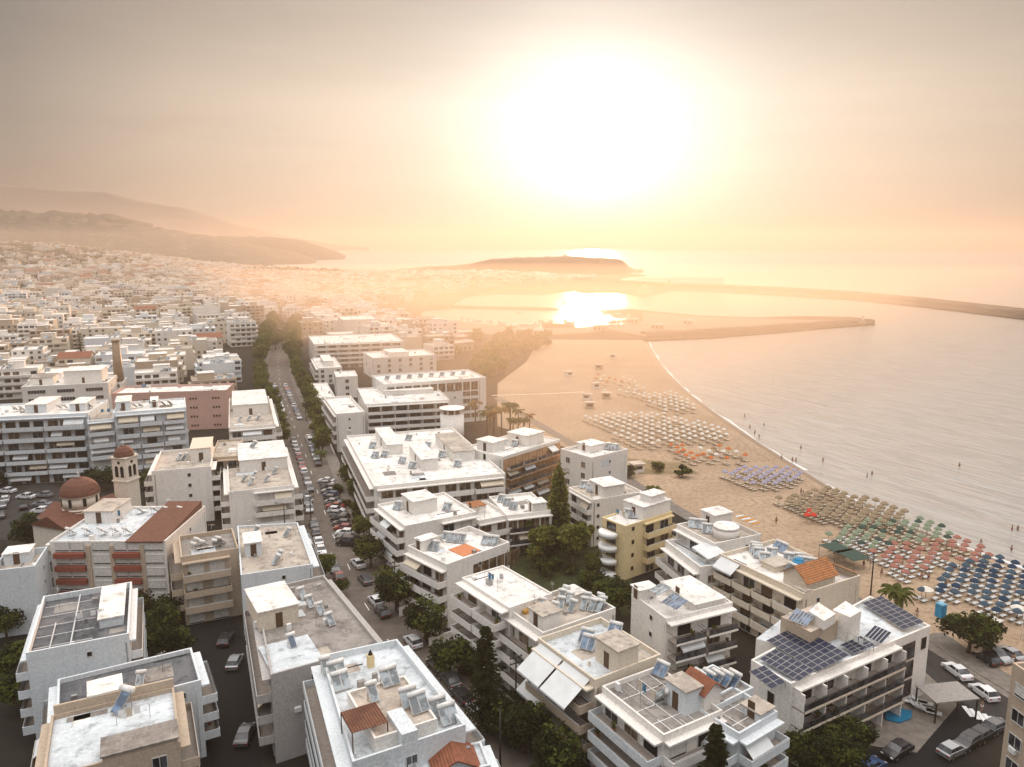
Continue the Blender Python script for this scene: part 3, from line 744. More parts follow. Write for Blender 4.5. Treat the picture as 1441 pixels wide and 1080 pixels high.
q.quad((x1, -.4, b.z + .3), (x1, -.4, b.z + .5), (x1, b.d*.96, b.z + 1.7), (x1, b.d*.96, b.z)); q.quad((x0, b.d*.96, b.z), (x1, b.d*.96, b.z), (x1, b.d*.96, b.z+1.7), (x0, b.d*.96, b.z+1.7)); q.quad((x0, -.4, b.z+.3), (x1, -.4, b.z+.3), (x1, -.4, b.z+.5), (x0, -.4, b.z+.5)); q.build('tiled_roof', M_tile2, b.root)
for x in (.10,.25,.38,.50,.60): heater(b, x, .25, R(150), 1, 1)
for x in (.45,.60,.72,.86): heater(b, x, .86, R(150), 1, 1)
roof_box(b, .04, .3, .55, .95, 2.2, 'beige')
b = building('b5', 'the small white block at the left edge', 'small white block with brown terrace and slanting side wall at the left edge', (16,806), (50,806), (68,778), 10, wall='cool', roof='beige', ph=1.1, front='blank', right=('blank', {}), left='balc',
  boxes=[(.1,.7,.55,.95,1.8,'white')])
b = building('b6', 'the long balconied block at the left edge', 'long white block with six tiers of balconies running off the left edge', (-60,592), (124,584), (130,566), 17.5, 6, wall='cool', roof='white', ph=.5, front=('balc', {'seg': 3, 'bay': 2.7, 'ww': 2.3, 'awn': .8, 'clut': .2, 'dep': 1.6, 'ph': .75}), right=('blank', {}),
  boxes=[(.45,.62,.3,.9,2.2,'white'), (.8,.93,.3,.8,2,'white')])
for x in (.35,.4,.7,.75,.95): heater(b, x, .5, R(160), 1, 1)
b = building('b6b', 'the low linking block between two balconied blocks', 'narrow lower linking block with brown terrace between two long balconied blocks', (126,592), (160,591), (160,578), 16, 5, wall='cool', roof='beige', ph=.3, front=('balc', {'bay': 2.6, 'awn': .6, 'state': 'shut'}), right=None)
b = building('b6c', 'the balconied block in front of the pink building', 'white six storey block with balconies in front of the pink building', (160,584), (262,576), (276,561), 17.5, 6, wall='cool', roof='white', ph=.5, front=('balc', {'seg': 3, 'bay': 2.7, 'ww': 2.3, 'awn': .6, 'dep': 1.6, 'clut': .2, 'ph': .75}), right=('blank', {}),
  boxes=[(.02,.22,.3,.9,2.4,'white'), (.5,.6,.4,.9,1.6,'white')])
for x in (.3,.38,.7,.8): heater(b, x, .5, R(160), 1, 1)
b = building('b7', 'the pink building', 'long dusty pink building with groups of tiny square windows', (157,557), (319,552), (322,542), 12.5, 4, wall='pink', roof='white', ph=.7, front=('pairs', {'n': 5}), right=None, name='office_building', cat='building')
b = building('b8', 'the white building with strip windows', 'plain white building with rows of dark strip windows left of the brick chimney', (30,547), (152,541), (165,530), 12, 4, wall='white', roof='white', ph=.6, front=('strip', {}), right='blank', boxes=[(.45,.9,.3,.95,4.5,'white'), (.05,.3,.3,.9,2.5,'grey')])
b = building('b9', 'the plain white tower like block behind the church', 'narrow white block with blank front and grey roof right of the bell tower', (215,664), (297,660), (302,632), 12, wall='white', roof='beige', ph=.6, front=('blank', {'at': [.62]}), right='balc', left='balc', boxes=[(.62,.98,.4,.98,3,'cream')])
for x in (.35,.45): heater(b, x, .5, R(-30), 1, 1)
b = building('b10', 'the tan recessed block', 'tan recessed block with small balconies between two white blocks', (298,646), (335,644), (342,620), 12, wall='tan', roof='beige', ph=.4, front=('rail', {'bay': 2.4, 'clut': .3, 'seg': 2}), right=None)
antenna(b, .3, .5)
b = building('b11', 'the white block left of the avenue', 'white block with shuttered balconies and a cluttered terrace, left of the avenue', (322,690), (414,686), (398,628), 10, D=(318,630), wall='white', roof='beige', ph=.5, front=('balc', {'a': .38, 'bay': 3, 'state': 'shut', 'dep': 1.2}), right='balc', left='balc',
  boxes=[(.18,.98,.42,.86,2.7,'white')])
for x, y in ((.2,.2),(.35,.25),(.55,.15),(.7,.3),(.3,.12)): heater(b, x, y, R(-40), 1, 1)
heater(b, .4, .7, R(-40), 2, 1, b.z + 2.9)
b = building('b11b', 'the terraced white block above the avenue trees', 'white stepped block with plants on its terrace beside the leafy stretch of the avenue', (322,604), (388,600), (378,560), 11, wall='white', roof='beige', ph=.6, front=('balc', {'bay': 3}), right='balc', boxes=[(.1,.9,.4,.95,3.2,'white')])
for x in (.2,.4,.6): heater(b, x, .2, R(-30), 1, 1)
heater(b, .5, .6, R(-30), 2, 1, b.z + 1.7)
b = building('b12', 'the grey roofed block left of the parked cars', 'block with blank white end wall, wide grey concrete roof and a small white stair house', (338,804), (440,797), (419,738), 10.5, D=(334,743), wall='cool', roof='beige', ph=.35, front=('blank', {}), right=('balc', {'dep': 1.8, 'bm': WALLS['ochre'] if False else None} if False else {'dep': 1.8}), left=('blank', {}),
  boxes=[(.10,.34,.38,.62,2.3,'white')])
for x, y in ((.45,.12),(.5,.2),(.72,.7),(.25,.85)): heater(b, x, y, R(-35), 1, 1)
antenna(b, .2, .9)
b = building('b13', 'the tan balconied block with the greyish roof', 'tan block with white balcony blinds and grey flat roof beside the white blank wall', (255,790), (336,777), (333,748), 11, wall='tan', roof='grey', ph=.7, front=('balc', {'bay': 3, 'state': 'shut', 'dep': 1.5, 'b': .82, 'awn': .1}), right=None, left='balc')
for x, y in ((.35,.4),(.5,.45),(.72,.4),(.8,.5),(.42,.6)): heater(b, x, y, R(150), 1, 1)
antenna(b, .6, .8)
# grey block with the white deck, bottom centre left
b = building('b14', 'the brown grey roof with the big white box', 'grey block with brown stained roof carrying a big white box, bottom left of the avenue', (381,954), (536,912), (456,814), 11, D=(359,836), wall='grey', roof='grey', ph=.5, front=('blank', {'at': [.38], 'ww': .9, 'wh': .8}), right=('balc', {'dep': 1.6}), left='balc',
  boxes=[(.10,.48,.50,.83,2.6,'white','cream')])
q = MB(); q.box(.25, b.w*.48, .3, b.d*.33, b.z+.01, b.z+.14); q.build('painted_deck', ROOFS['cool'], b.root)
heater(b, .3, .22, R(35), 1, 0); 
for x, y in ((.68,.62),(.72,.5),(.74,.35),(.66,.75)): heater(b, x, y, R(40), 1, 1)
antenna(b, .6, .4, 3)
# bottom centre white block
b = building('b15', 'the big white roofed block at the bottom centre', 'white block with pale terraces, steel solar heaters and a brown pergola at the bottom centre', (488,1066), (655,1030), (559,908), 12.5, D=(453,931), wall='cool', roof='cool', ph=.8, front=('win', {'ww': 1.1}), right=('balc', {'dep': 2.2}), left=('balc', {'dep': 2.2}))
M15 = b
q = MB(); q.box(b.w*.22, b.w*.78, b.d*.06, b.d*.52, b.z-.02, b.z+1.3); o = q.build('upper_roof', WALLS['white'], b.root)
q = MB(); X0, X1, Y0, Y1, Z = b.w*.22, b.w*.78, b.d*.06, b.d*.52, b.z+1.3
q.box(X0+.2, X1-.2, Y0+.2, Y1-.2, Z+.002, Z+.03); q.build('roof_surface', ROOFS['beige'], o)
q = MB(); q.box(X0-.02,X1+.02,Y0-.02,Y0+.2,Z,Z+.3); q.box(X0-.02,X1+.02,Y1-.2,Y1+.02,Z,Z+.3); q.box(X0-.02,X0+.2,Y0+.2,Y1-.2,Z,Z+.3); q.box(X1-.2,X1+.02,Y0+.2,Y1-.2,Z,Z+.3); q.build('kerb', WALLS['white'], o)
q = MB(); q.box(b.w*.42, b.w*.56, b.d*.0, b.d*.22, b.z-.02, b.z+1.9); q.build('stair_house', WALLS['cool'], b.root)
t = thing('pergola', 'brown slatted pergola over the corner terrace of the bottom centre block', 'pergola', b.pa + b.ex*b.w*.05 + b.ey*b.d*.1, b.rz); t.location.z = b.z
q = MB()
for i in range(16): q.box(0, 3.6, i*.24, i*.24+.17, 2.3, 2.36)
q.box(0, .1, 0, 3.8, 2.2, 2.298); q.box(3.5, 3.6, 0, 3.8, 2.2, 2.298); q.build('slatted_roof', M_tile2, t)
for x in (0, 3.5):
    for y in (0, 3.7): q = MB(); q.box(x, x+.1, y, y+.1, 0, 2.2); q.build('post', M_brownframe, t)
for x, y, k, z in ((.20,.86,1,None),(.27,.78,2,None),(.25,.66,2,None),(.62,.46,2,1.3),(.40,.36,1,1.3),(.66,.22,2,1.3),(.70,.15,2,1.3),(.9,.16,2,None),(.93,.08,2,None)):
    heater(b, x, y, R(30), k, 1, None if z is None else b.z + 1.33, .9)
q = MB(); c = b.pa + b.ex*b.w*.62 + b.ey*b.d*.84
t = thing('roof_chimney', 'ochre vent chimney with dark cowl on the back of the bottom centre roof', 'chimney', (c.x, c.y, b.z), b.rz)
q.box(-.35,.35,-.35,.35,0,1.5); q.build('shaft', WALLS['yellow'], t); q = MB(); q.cone((0,0),.3,.05,1.5,2.1,10); q.build('cowl', M_pole, t)
b = building('b16', 'the low tiled block at the bottom edge', 'low white block with a red tiled roof at the bottom edge of the picture', (560,1108), (690,1082), (668,1050), 10.5, wall='cool', roof='cool', ph=.4, front='win', right='balc')
gable(b, .42, .86, .1, .9, 1.0, .5, M_tile, 'y')
heater(b, .2, .5, R(30), 1, 1); heater(b, .55, .97, R(30), 1, 1)
for bb in ((b3,),):
    pass
# brick chimney
c = P(170, 562, 0)
t = thing('brick_chimney', 'tall tapering yellow brick factory chimney among the left hand blocks', 'chimney', (c.x, c.y, 0))
mb_, n_, b_ = nt('yellow_brick'); br = n_.nodes.new('ShaderNodeTexBrick'); n_.links.new(pos(n_, 'Object'), br.inputs['Vector']); br.inputs['Scale'].default_value = 2.5
br.inputs['Color1'].default_value = (.26,.16,.08,1); br.inputs['Color2'].default_value = (.18,.11,.06,1); br.inputs['Mortar'].default_value = (.3,.24,.17,1); n_.links.new(br.outputs[0], b_.inputs['Base Color'])
q = MB(); q.cone((0,0), 2.2, 1.35, 0, 23.5, 20); q.build('shaft', mb_, t); q = MB(); q.cone((0,0), 1.55, 1.6, 23.5, 24.5, 20); q.build('rim', WALLS['tan'], t)
# church
c = PD(113, 700, 152); cz = c.z
t = thing('church', 'church with brown tiled dome on a striped drum and cross shaped tiled roofs', 'church', (c.x, c.y, 0), R(-20))
q = MB(); q.box(-4.6, 4.6, -7.2, 7.2, 0, 7.2); q.box(-7, 7, -3.8, 3.8, .0, 7.1); q.build('wall', WALLS['church'], t)
for nm, ax, X, Y, z in (('tiled_roof', 'y', 5.0, 7.6, 7.2), ('tiled_roof', 'x', 7.4, 4.2, 7.1)):
    q = MB()
    if ax == 'y':
        q.quad((-X,-Y,z),(-X,Y,z),(0,Y,z+2.2),(0,-Y,z+2.2)); q.quad((X,-Y,z),(0,-Y,z+2.2),(0,Y,z+2.2),(X,Y,z)); q.tri((-X,-Y,z),(0,-Y,z+2.2),(X,-Y,z)); q.tri((-X,Y,z),(X,Y,z),(0,Y,z+2.2))
    else:
        q.quad((-X,-Y,z),(0-X,0,z+2.1),(X,0,z+2.1),(X,-Y,z)); q.quad((-X,Y,z),(X,Y,z),(X,0,z+2.1),(-X,0,z+2.1)); q.tri((-X,-Y,z),(-X,Y,z),(-X,0,z+2.1)); q.tri((X,-Y,z),(X,0,z+2.1),(X,Y,z))
    q.build(nm, M_tile2, t)
q = MB(); q.cone((0,0), 3.35, 3.35, 7.0, 9.3, 28); 
for i in range(3): q.cone((0,0), 3.42, 3.42, 7.9 + i*.45, 8.1 + i*.45, 28, 1)
q.cone((0,0), 3.35, 3.35, 9.3, 11.6, 28); q.cone((0,0), 3.6, 3.6, 11.6, 11.85, 28); o = q.build('drum', [WALLS['church'], WALLS['brick']], t)
for i in range(8):
    a = i * math.pi / 4 + .3; qq = MB(); qq.box(-.3,.3,-.06,.03,0,1.4); qq.cone((0,0),.3,.3,-.06,.03,10,T=Matrix.Translation((0,0,1.4)) @ Matrix.Rotation(R(90),4,'X')); w_ = qq.build('window', M_dark, o); w_.location = (3.36*math.sin(a), -3.36*math.cos(a), 9.8); w_.rotation_euler = (0,0,a)
q = MB(); q.lathe((0,0), [(3.7,11.86),(3.62,12.4),(3.3,13.2),(2.7,14.0),(1.8,14.65),(.8,15.0),(.12,15.1)], 28); q.build('dome', M_tile2, t)
q = MB(); q.box(-.06,.06,-.06,.06,15.1,16.6); q.box(-.4,.4,-.05,.05,15.9,16.02); q.build('cross', M_white, t)
FOOT.append([(c.x-11,c.y-11),(c.x+11,c.y-11),(c.x+11,c.y+11),(c.x-11,c.y+11)])
c = PD(180, 700, 160)
t = thing('bell_tower', 'slim plaster bell tower with arched openings and small brown dome beside the church', 'bell tower', (c.x, c.y, 0), R(-14))
q = MB(); q.box(-1.7,1.7,-1.7,1.7,0,17.2); q.box(-1.9,1.9,-1.9,1.9,12.2,12.5); q.box(-1.95,1.95,-1.95,1.95,17.2,17.45); q.build('wall', WALLS['church'], t)
for i in range(4):
    for s in (-.65,.65):
        qq = MB(); qq.box(-.38,.38,-.06,.03,0,2.0); qq.cone((0,0),.38,.38,-.03,.06,12,T=Matrix.Translation((0,0,2.0)) @ Matrix.Rotation(R(90),4,'X')); w_ = qq.build('arched_opening', M_dark, t); w_.matrix_local = Matrix.Rotation(i*math.pi/2,4,'Z') @ Matrix.Translation((s,-1.7,13.2))
    qq = MB(); qq.cone((0,0),.32,.32,-.05,.05,12,T=Matrix.Rotation(R(90),4,'X')); w_ = qq.build('round_opening', M_dark, t); w_.matrix_local = Matrix.Rotation(i*math.pi/2,4,'Z') @ Matrix.Translation((0,-1.72,16.3))
q = MB(); q.lathe((0,0), [(2.0,17.46),(1.95,17.9),(1.7,18.6),(1.2,19.2),(.6,19.5),(.08,19.6)], 20); q.build('dome', M_tile2, t)
q = MB(); q.box(-.05,.05,-.05,.05,19.6,20.7); q.box(-.3,.3,-.04,.04,20.2,20.3); q.build('cross', M_white, t)
# pale shed roofs behind the tan block
b = building('b17', 'the low pale roof behind the tan block', 'low pale blue roofed shed behind the tan balconied block', (232,766), (291,750), (289,727), 5, 2, wall='cool', roof='cool', ph=.2, front=None, right=None, left=None, name='shed', cat='building')
b = building('b18', 'the tiny white penthouse above the pale shed', 'white flat topped annex between the pale shed and the tan block', (240,764), (292,752), (284,742), 7, 3, wall='white', roof='white', ph=.1, front='blank', right=None, name='annex', cat='building')
G = R(-20)
b = building('r1', 'the long white roofed block across the avenue', 'long low white block with rows of brown balconies and a cluttered white roof right of the avenue', (488,616), (527,688), (673,636), 10.5, 5, wall='white', roof='white', ph=.5, front=('balc', {'bay': 2.6, 'state': 'brown', 'awn': .1}), right=('balc', {'bay': 3.0, 'state': 'brown', 'seg': 4, 'ww': 2.4, 'awn': .08}),
  boxes=[(.05,.45,.25,.38,2.4,'white'), (.5,.8,.42,.55,2.6,'white'), (.3,.7,.72,.9,2.4,'beige')])
for x, y in ((.3,.15),(.5,.12),(.65,.3),(.75,.35),(.2,.5),(.4,.6),(.6,.65),(.8,.7),(.5,.2)): heater(b, x, y, G, 2, 1)
b = building('r1b', 'the ochre balconied hotel', 'hotel with ochre balcony front and plain white end wall near the tall cypress', (671,627), (708,646), (788,621), 12, 5, wall='white', roof='white', ph=.5, front=('blank', {'at': [.55], 'ww': .8, 'wh': 1.4}), right=('rail', {'bay': 3.6, 'seg': 4, 'bm': WALLS['ochre'], 'ww': 2.2, 'state': 'brown', 'fr': 'b', 'clut': 0, 'canopy': False}),
  boxes=[(.2,.6,.1,.3,2.4,'white'), (.3,.8,.55,.85,2.6,'white')], name='hotel', cat='hotel')
q = MB(); q.box(b.w+.004, b.w+.04, .02, b.d-.02, .3, b.z-.3); q.build('painted_facade', WALLS['ochre'], b.root)
for x, y in ((.4,.4),(.6,.45),(.3,.7)): heater(b, x, y, G, 2, 1)
# big hotel
b = building('r2a', 'the side wing of the big white hotel', 'white side wing of the big hotel with a blank end wall and striped side', (456,562), (473,586), (510,579), 11, 6, wall='white', roof='white', ph=.7, front=('balc', {'bay': 3, 'ww': 2.4, 'state': 'brown', 'awn': 0, 'clut': 0, 'dep': .9}), right=('blank', {}), name='hotel_wing', cat='hotel')
b = building('r2b', 'the curved balcony front of the big white hotel', 'big white hotel front with five long rows of brown shaded balconies', (503,548), (514,571), (629,561), 12, 5, wall='white', roof='white', ph=.4, front=('blank', {}), right=('loggia', {'bay': 4.2, 'div': 4.2, 'ww': 3.2, 'state': 'brown', 'dep': 1.6, 'fr': 'b', 'awn': 0, 'clut': 0, 'ph': .75}), boxes=[(.1,.5,.3,.9,1.4,'white')], name='hotel_wing', cat='hotel')
b = building('r2c', 'the rear block of the big white hotel', 'rear block of the big hotel with a tall row of brown window bays under the roof', (530,530), (541,543), (684,533), 15, 6, wall='white', roof='white', ph=.5, front='blank', right=('blank', {}), name='hotel', cat='hotel')
L = b.d
for i in range(11):
    add_win(b, 'right', L * (.06 + .082 * i), b.z - 3.6, L * .066, 2.9, 'win', 'brown', 'w')
    if i > 8: 
        for k in range(1, 5): add_win(b, 'right', L * (.06 + .082 * i), k * 2.6 - 1.0, 2.6, 1.5, 'door', 'brown', 'w')
for i in range(8): heater(b, .5, .08 + .11 * i, G, 2, 1)
c = P(636, 574, 12.3)
t = thing('round_stair_tower', 'round plaster stair tower with open brown top beside the big hotel', 'stair tower', (c.x, c.y, 0)); t.scale = (1, 1, .7); q = MB(); q.cone((0,0), 3.6, 3.6, 0, 15.2, 24); q.build('drum', WALLS['white'], t)
q = MB()
for i in range(10):
    a = i * math.pi / 5; q.box(-.2,.2,-.2,.2,15.2,17.3, T=Matrix.Translation((3.3*math.cos(a),3.3*math.sin(a),0)) @ Matrix.Rotation(a,4,'Z'))
q.cone((0,0),2.6,2.6,15.2,17.3,18,1); q.build('lantern', [WALLS['white'], M_brownglass], t); q = MB(); q.cone((0,0),3.9,3.9,17.3,17.6,24); q.build('roof', ROOFS['white'], t)
b = building('r3', 'the second large hotel behind', 'white and brown banded hotel with four window rows beyond the big hotel', (434,474), (442,486), (563,478), 12.2, 5, wall='white', roof='white', ph=.5, front='win', right=('balc', {'bay': 5, 'ww': 3.6, 'state': 'brown', 'awn': 0, 'clut': 0, 'dep': 1.0}), name='hotel', cat='hotel')
b = building('r3b', 'the pale windowless block behind the second hotel', 'tall pale windowless block standing behind the brown banded hotel', (476,446), (482,451), (524,446), 16, 5, wall='white', roof='white', ph=.3, front='blank', right=('blank', {}), name='block', cat='building')
b = building('r20', 'the long low white block behind the big hotel', 'long low white block with a white side wall just behind the big hotel roof', (518,497), (525,506), (614,501), 9.5, 4, wall='white', roof='white', ph=.6, front='blank', right=('win', {'bay': 5}), boxes=[(.2,.8,.3,.6,2,'white')])
b = building('r21', 'the low white block by the avenue trees', 'low white block with a brown planted terrace edge beside the avenue trees', (438,541), (448,562), (470,557), 6.5, 3, wall='white', roof='white', ph=.4, front=('balc', {'bay': 3}), right='blank')
b = building('r22', 'the small white penthouse block', 'small white block with two dark windows left of the big hotel roof', (470,524), (473,532), (502,528), 8.5, 4, wall='white', roof='white', ph=.4, front='win', right=('win', {'bay': 5}))
b = building('r23', 'the white terrace behind the side wing', 'low white terraced block between the second hotel and the big hotel', (440,505), (448,520), (478,514), 7, 3, wall='white', roof='white', ph=.5, front='balc', right='win', boxes=[(.2,.8,.3,.7,2.4,'white')])
# blocks along the avenue, right side
b = building('r4', 'the white block with long white awnings', 'white block with a white penthouse and long white awnings over the avenue', (531,713), (570,744), (641,706), 9.7, 4, wall='white', roof='white', ph=.5, front=('balc', {'bay': 3, 'awn': .9, 'am': M_awn, 'clut': .7}), right=('rail', {'seg': 1, 'a': .5}), boxes=[(.2,.6,.28,.62,2.6,'white')])
for x, y in ((.3,.15),(.7,.7)): heater(b, x, y, G, 2, 1)
b4r = b
b = building('r5', 'the white block with the orange terrace', 'white block with an orange floored roof terrace and a glazed conservatory front', (577,774), (629,802), (717,770), 10, 4, wall='white', roof='white', ph=.9, front=('balc', {'bay': 2.8, 'awn': .25, 'clut': .9}), right=('blank', {}), boxes=[(.02,.2,.1,.35,1.8,'white')])
q = MB(); q.box(b.w*.42, b.w*.8, b.d*.38, b.d*.66, b.z+.01, b.z+.1); q.build('terrace_floor', plain('orange_floor_paint', (.62,.24,.11), .7), b.root)
for j in range(6): add_win(b, 'right', b.d*.46 + j*1.75, b.z - 3.1, 1.4, 2.2, 'door', 'brown', 'b')
for x, y in ((.15,.5),(.25,.55),(.35,.6),(.7,.8),(.8,.85),(.3,.2)): heater(b, x, y, G, 2, 1)
b = building('r6a', 'the big plain white roof by the avenue', 'white block with a big plain white sloping roof and deep avenue balconies', (650,815), (717,858), (775,836), 12, 5, wall='white', roof='white', ph=.25, front=('balc', {'bay': 2.9, 'awn': .35, 'clut': .8, 'dep': 2.2, 'seg': 2}), right=None)
b = building('r6b', 'the cluttered roof with many heaters', 'white block whose cluttered brown roof is crowded with white water tanks', (717,857), (764,897), (866,861), 10.8, 5, wall='white', roof='beige', ph=.6, front=('balc', {'bay': 2.6, 'awn': .3, 'clut': .8, 'dep': 1.8}), right=('blank', {'at': [.3]}), left=None,
  boxes=[(.55,.9,.05,.3,2.2,'beige'), (.02,.3,.3,.55,.9,'beige',None,'roof_deck',None), (.1,.4,.72,.92,1.0,'white',None,'roof_deck',None)])
q = MB(); q.box(.6, b.w*.3, b.d*.12, b.d*.38, b.z+.01, b.z+.5); q.build('painted_deck', plain('yellow_deck_paint', (.6,.33,.08), .8, 0, .45, 1.2), b.root)
for x, y in ((.35,.3),(.55,.35),(.5,.5),(.65,.55),(.45,.65),(.7,.7),(.8,.75),(.3,.62),(.2,.7),(.85,.88),(.72,.9),(.88,.8),(.6,.8)): heater(b, x, y, G + rnd.uniform(-.3,.3), 1, 1)
antenna(b, .4, .2, 3); antenna(b, .3, .5, 3.5)
b = building('r7', 'the cream block with two large white awnings', 'cream block with pale blue roof, three solar heaters and two large white awnings', (757,906), (837,966), (920,923), 10.5, 4, wall='cream', roof='cool', ph=.8, front=('balc', {'bay': 2.6, 'awn': .1, 'clut': .8, 'dep': 1.9, 'bm': WALLS['tan']}), right=('blank', {'at': [.35], 'ww': 1.4, 'wh': 1.0}),
  boxes=[(.62,.98,.35,.66,3.0,'beige','cream')])
awning(b, 'front', b.w*.05, b.w*.46, b.z+.3, 3.6, 2.4, M_awn); awning(b, 'front', b.w*.49, b.w*.92, b.z+.3, 3.6, 2.4, M_awn); awning(b, 'front', -1, b.w*.3, 6.2, 2.6, 1.7, M_awn)
for x, y in ((.42,.38),(.3,.46),(.36,.86)): heater(b, x, y, R(-28), 2, 0, None, .85)
# blocks towards the beach
b = building('r8', 'the low white block with the brown lean-to', 'low white block with two tiers of glazed balconies left of the glass fronted block', (643,716), (674,737), (708,723), 7.5, 3, wall='white', roof='white', ph=.6, front='blank', right=('balc', {'bay': 3, 'ww': 2.4, 'state': 'brown', 'dep': 1}), boxes=[(.2,.5,.2,.6,1.5,M_tileo)])
b = building('r9', 'the white block with glass balcony fronts', 'white flat roofed block with glazed balcony fronts just left of the tall cypress', (688,702), (713,729), (767,713), 7.8, 3, wall='white', roof='white', ph=.5, front='blank', right=('rail', {'bay': 2.2, 'ww': 1.8, 'state': 'brown', 'dep': 1.5}), boxes=[(.7,.95,.6,.9,2,'white')])
for x, y in ((.3,.15),(.5,.2),(.7,.25)): heater(b, x, y, G, 2, 1)
b = building('r10', 'the pinkish white block right of the cypress', 'pinkish white block with a bare white side wall right of the tall cypress', (789,636), (832,649), (878,635), 11, 4, wall='white', roof='white', ph=.8, front=('win', {'bay': 4}), right=('blank', {}), boxes=[(.05,.5,.4,.8,1.6,'white')])
for x, y in ((.2,.5),(.6,.8),(.75,.85)): heater(b, x, y, G, 2, 1)
b = building('r11', 'the white block with a bare grey side', 'white block with flat grey roof and tall blank side wall above the gardens', (806,687), (833,706), (905,694), 9.7, 4, wall='white', roof='beige', ph=.3, front=('balc', {'bay': 3, 'ww': 2, 'dep': .9}), right=('blank', {'at': [.12]}), boxes=[(.35,.95,.25,.65,2.4,'white')])
for x, y in ((.2,.2),(.3,.3),(.45,.2)): heater(b, x, y, G, 2, 1)
b = building('r12', 'the yellow block', 'yellow block with rounded white balconies and a stepped white roof', (857,731), (880,743), (946,722), 10.2, 5, wall='yellow', roof='white', ph=.3, front=None, right=('balc', {'a': .38, 'bay': 3, 'dep': 1.2, 'bm': WALLS['yellow'], 'awn': 0}), boxes=[(.1,.95,.4,.98,2.6,'white','white'), (.4,.85,.6,.9,4.0,'white','white')])
for k in range(4):
    z = k * b.z / 4 + .2
    q = MB(); q.cone((b.w*.42, -.5), 2.0, 2.0, z - .1, z + .85, 18, 0, a0=math.pi, a1=2*math.pi, cap=True); q.build('round_balcony', M_white, b.root)
    add_win(b, 'front', b.w*.42, z + 1.0, 2.2, 1.3, 'win', 'glass', 'b', .02)
    add_win(b, 'right', b.d*.16, z + 1.4, .5, .6, 'win', 'dark', 'b')
for x, y in ((.5,.3),(.6,.35)): heater(b, x, y, G, 2, 1)
b = building('r13', 'the white terraced block with the long table', 'pale pink terraced block with a white awning above a set table', (936,768), (985,806), (1012,792), 8, 3, wall='white', roof='cool', ph=1.0, front=('balc', {'bay': 3, 'dep': 1.8, 'clut': .9}), right=('win', {}), left=None, depth=13)
awning(b, 'front', b.w*.5, b.w*.95, b.z + 2.6, 3.2, .8, M_awn, -5)
b = building('r13b', 'the beige stepped block behind the terrace', 'white stepped block with a round white corner turret above the terrace', (952,742), (1006,770), (1062,752), 10.5, 4, wall='white', roof='beige', ph=.6, front=('balc', {'bay': 3, 'from': 2}), right=('blank', {}), boxes=[(.05,.4,.5,.9,2.6,'white')])
q = MB(); q.cone((b.w*.75, b.d*.45), 2.2, 2.2, b.z-.02, b.z+2.0, 24); q.build('turret', WALLS['white'], b.root)
q = MB(); q.cone((b.w*.75, b.d*.45), 2.35, 2.1, b.z+2.0, b.z+2.25, 24); q.build('turret_roof', ROOFS['white'], b.root)
for x, y in ((.3,.3),(.5,.25),(.2,.2)): heater(b, x, y, G, 2, 1)
for i in range(6):
    q = MB(); q.box(b.w*.55 + i*.8, b.w*.55 + i*.8 + .4, b.d*.82, b.d*1.0, b.z+2.5, b.z+2.6); q.build('awning_stripe', M_awno if i % 2 else M_awn, b.root)
b = building('r14', 'the long cream block with the tiled dormer', 'long cream block with stacked balconies and an orange tiled dormer facing the beach', (1012,785), (1131,842), (1213,817), 10, 4, wall='cream', roof='white', ph=.7, front=('balc', {'seg': 4, 'bay': 3, 'dep': 1.5, 'awn': .04, 'clut': .3}), right=('blank', {'at': [.25]}), left='win', boxes=[(.35,.52,.25,.55,.9,'beige',None,'roof_deck',None)])
gable(b, .70, .95, .12, .62, 1.6, 2.0, M_tileo, 'y')
awning(b, 'front', b.w*.03, b.w*.27, b.z+.4, 1.9, 1.3, M_awn)
q = MB(); q.box(b.w*.86, b.w*1.0, b.d*.02, b.d*.14, b.z+.71, b.z+.9); q.build('canopy_slab', ROOFS['beige'], b.root)
q = MB(); q.quad((b.w*.5, b.d*.86, b.z+1.6), (b.w*.98, b.d*.86, b.z+1.6), (b.w*.98, b.d*1.06, b.z+.5), (b.w*.5, b.d*1.06, b.z+.5)); q.build('tiled_canopy', M_tileo, b.root)
for x, y in ((.1,.5),(.16,.45),(.22,.4),(.28,.55),(.5,.7),(.58,.66),(.64,.72),(.45,.6),(.33,.35)): heater(b, x, y, G, 2, 1)
for x, y in ((.63,.35),(.18,.8)): heater(b, x, y, R(-60), 3, 0)
c = b.pa + b.ex*b.w*.56 + b.ey*b.d*.62
t = thing('water_tank', 'round blue plastic water tank on the roof of the long cream block', 'water tank', (c.x, c.y, b.z)); q = MB(); q.lathe((0,0), [(.9,0),(1.05,.3),(1.05,1.2),(.8,1.55),(.3,1.7)], 18); q.build('barrel', M_blue, t); q = MB(); q.cone((0,0),.3,.3,1.7,1.8,12); q.build('lid', M_blue, t)
b = building('r15', 'the white block with dark balcony rails', 'white block with dark railed balconies, blue panels and a plain white upper roof', (887,839), (937,874), (1031,851), 10.2, 4, wall='white', roof='white', ph=.35, front=('blank', {'at': [.6]}), right=('rail', {'seg': 2, 'bay': 2.6, 'ww': 2.2, 'dep': 1.9, 'clut': .9}), boxes=[(.0,.95,.45,.9,1.0,'white'), (.0,.25,.0,.25,1.6,'white')])
pv('four pale solar panels lying on the left edge of the dark railed block', ((912,833),(926,841),(938,831),(925,823)), 12.05, 3, 2, .6, M_panelg)
pv('row of grey-blue solar panels on the white roof of the dark railed block', ((930,850),(952,861),(966,853),(944,841)), 11.5, 5, 2, .7, M_panel)
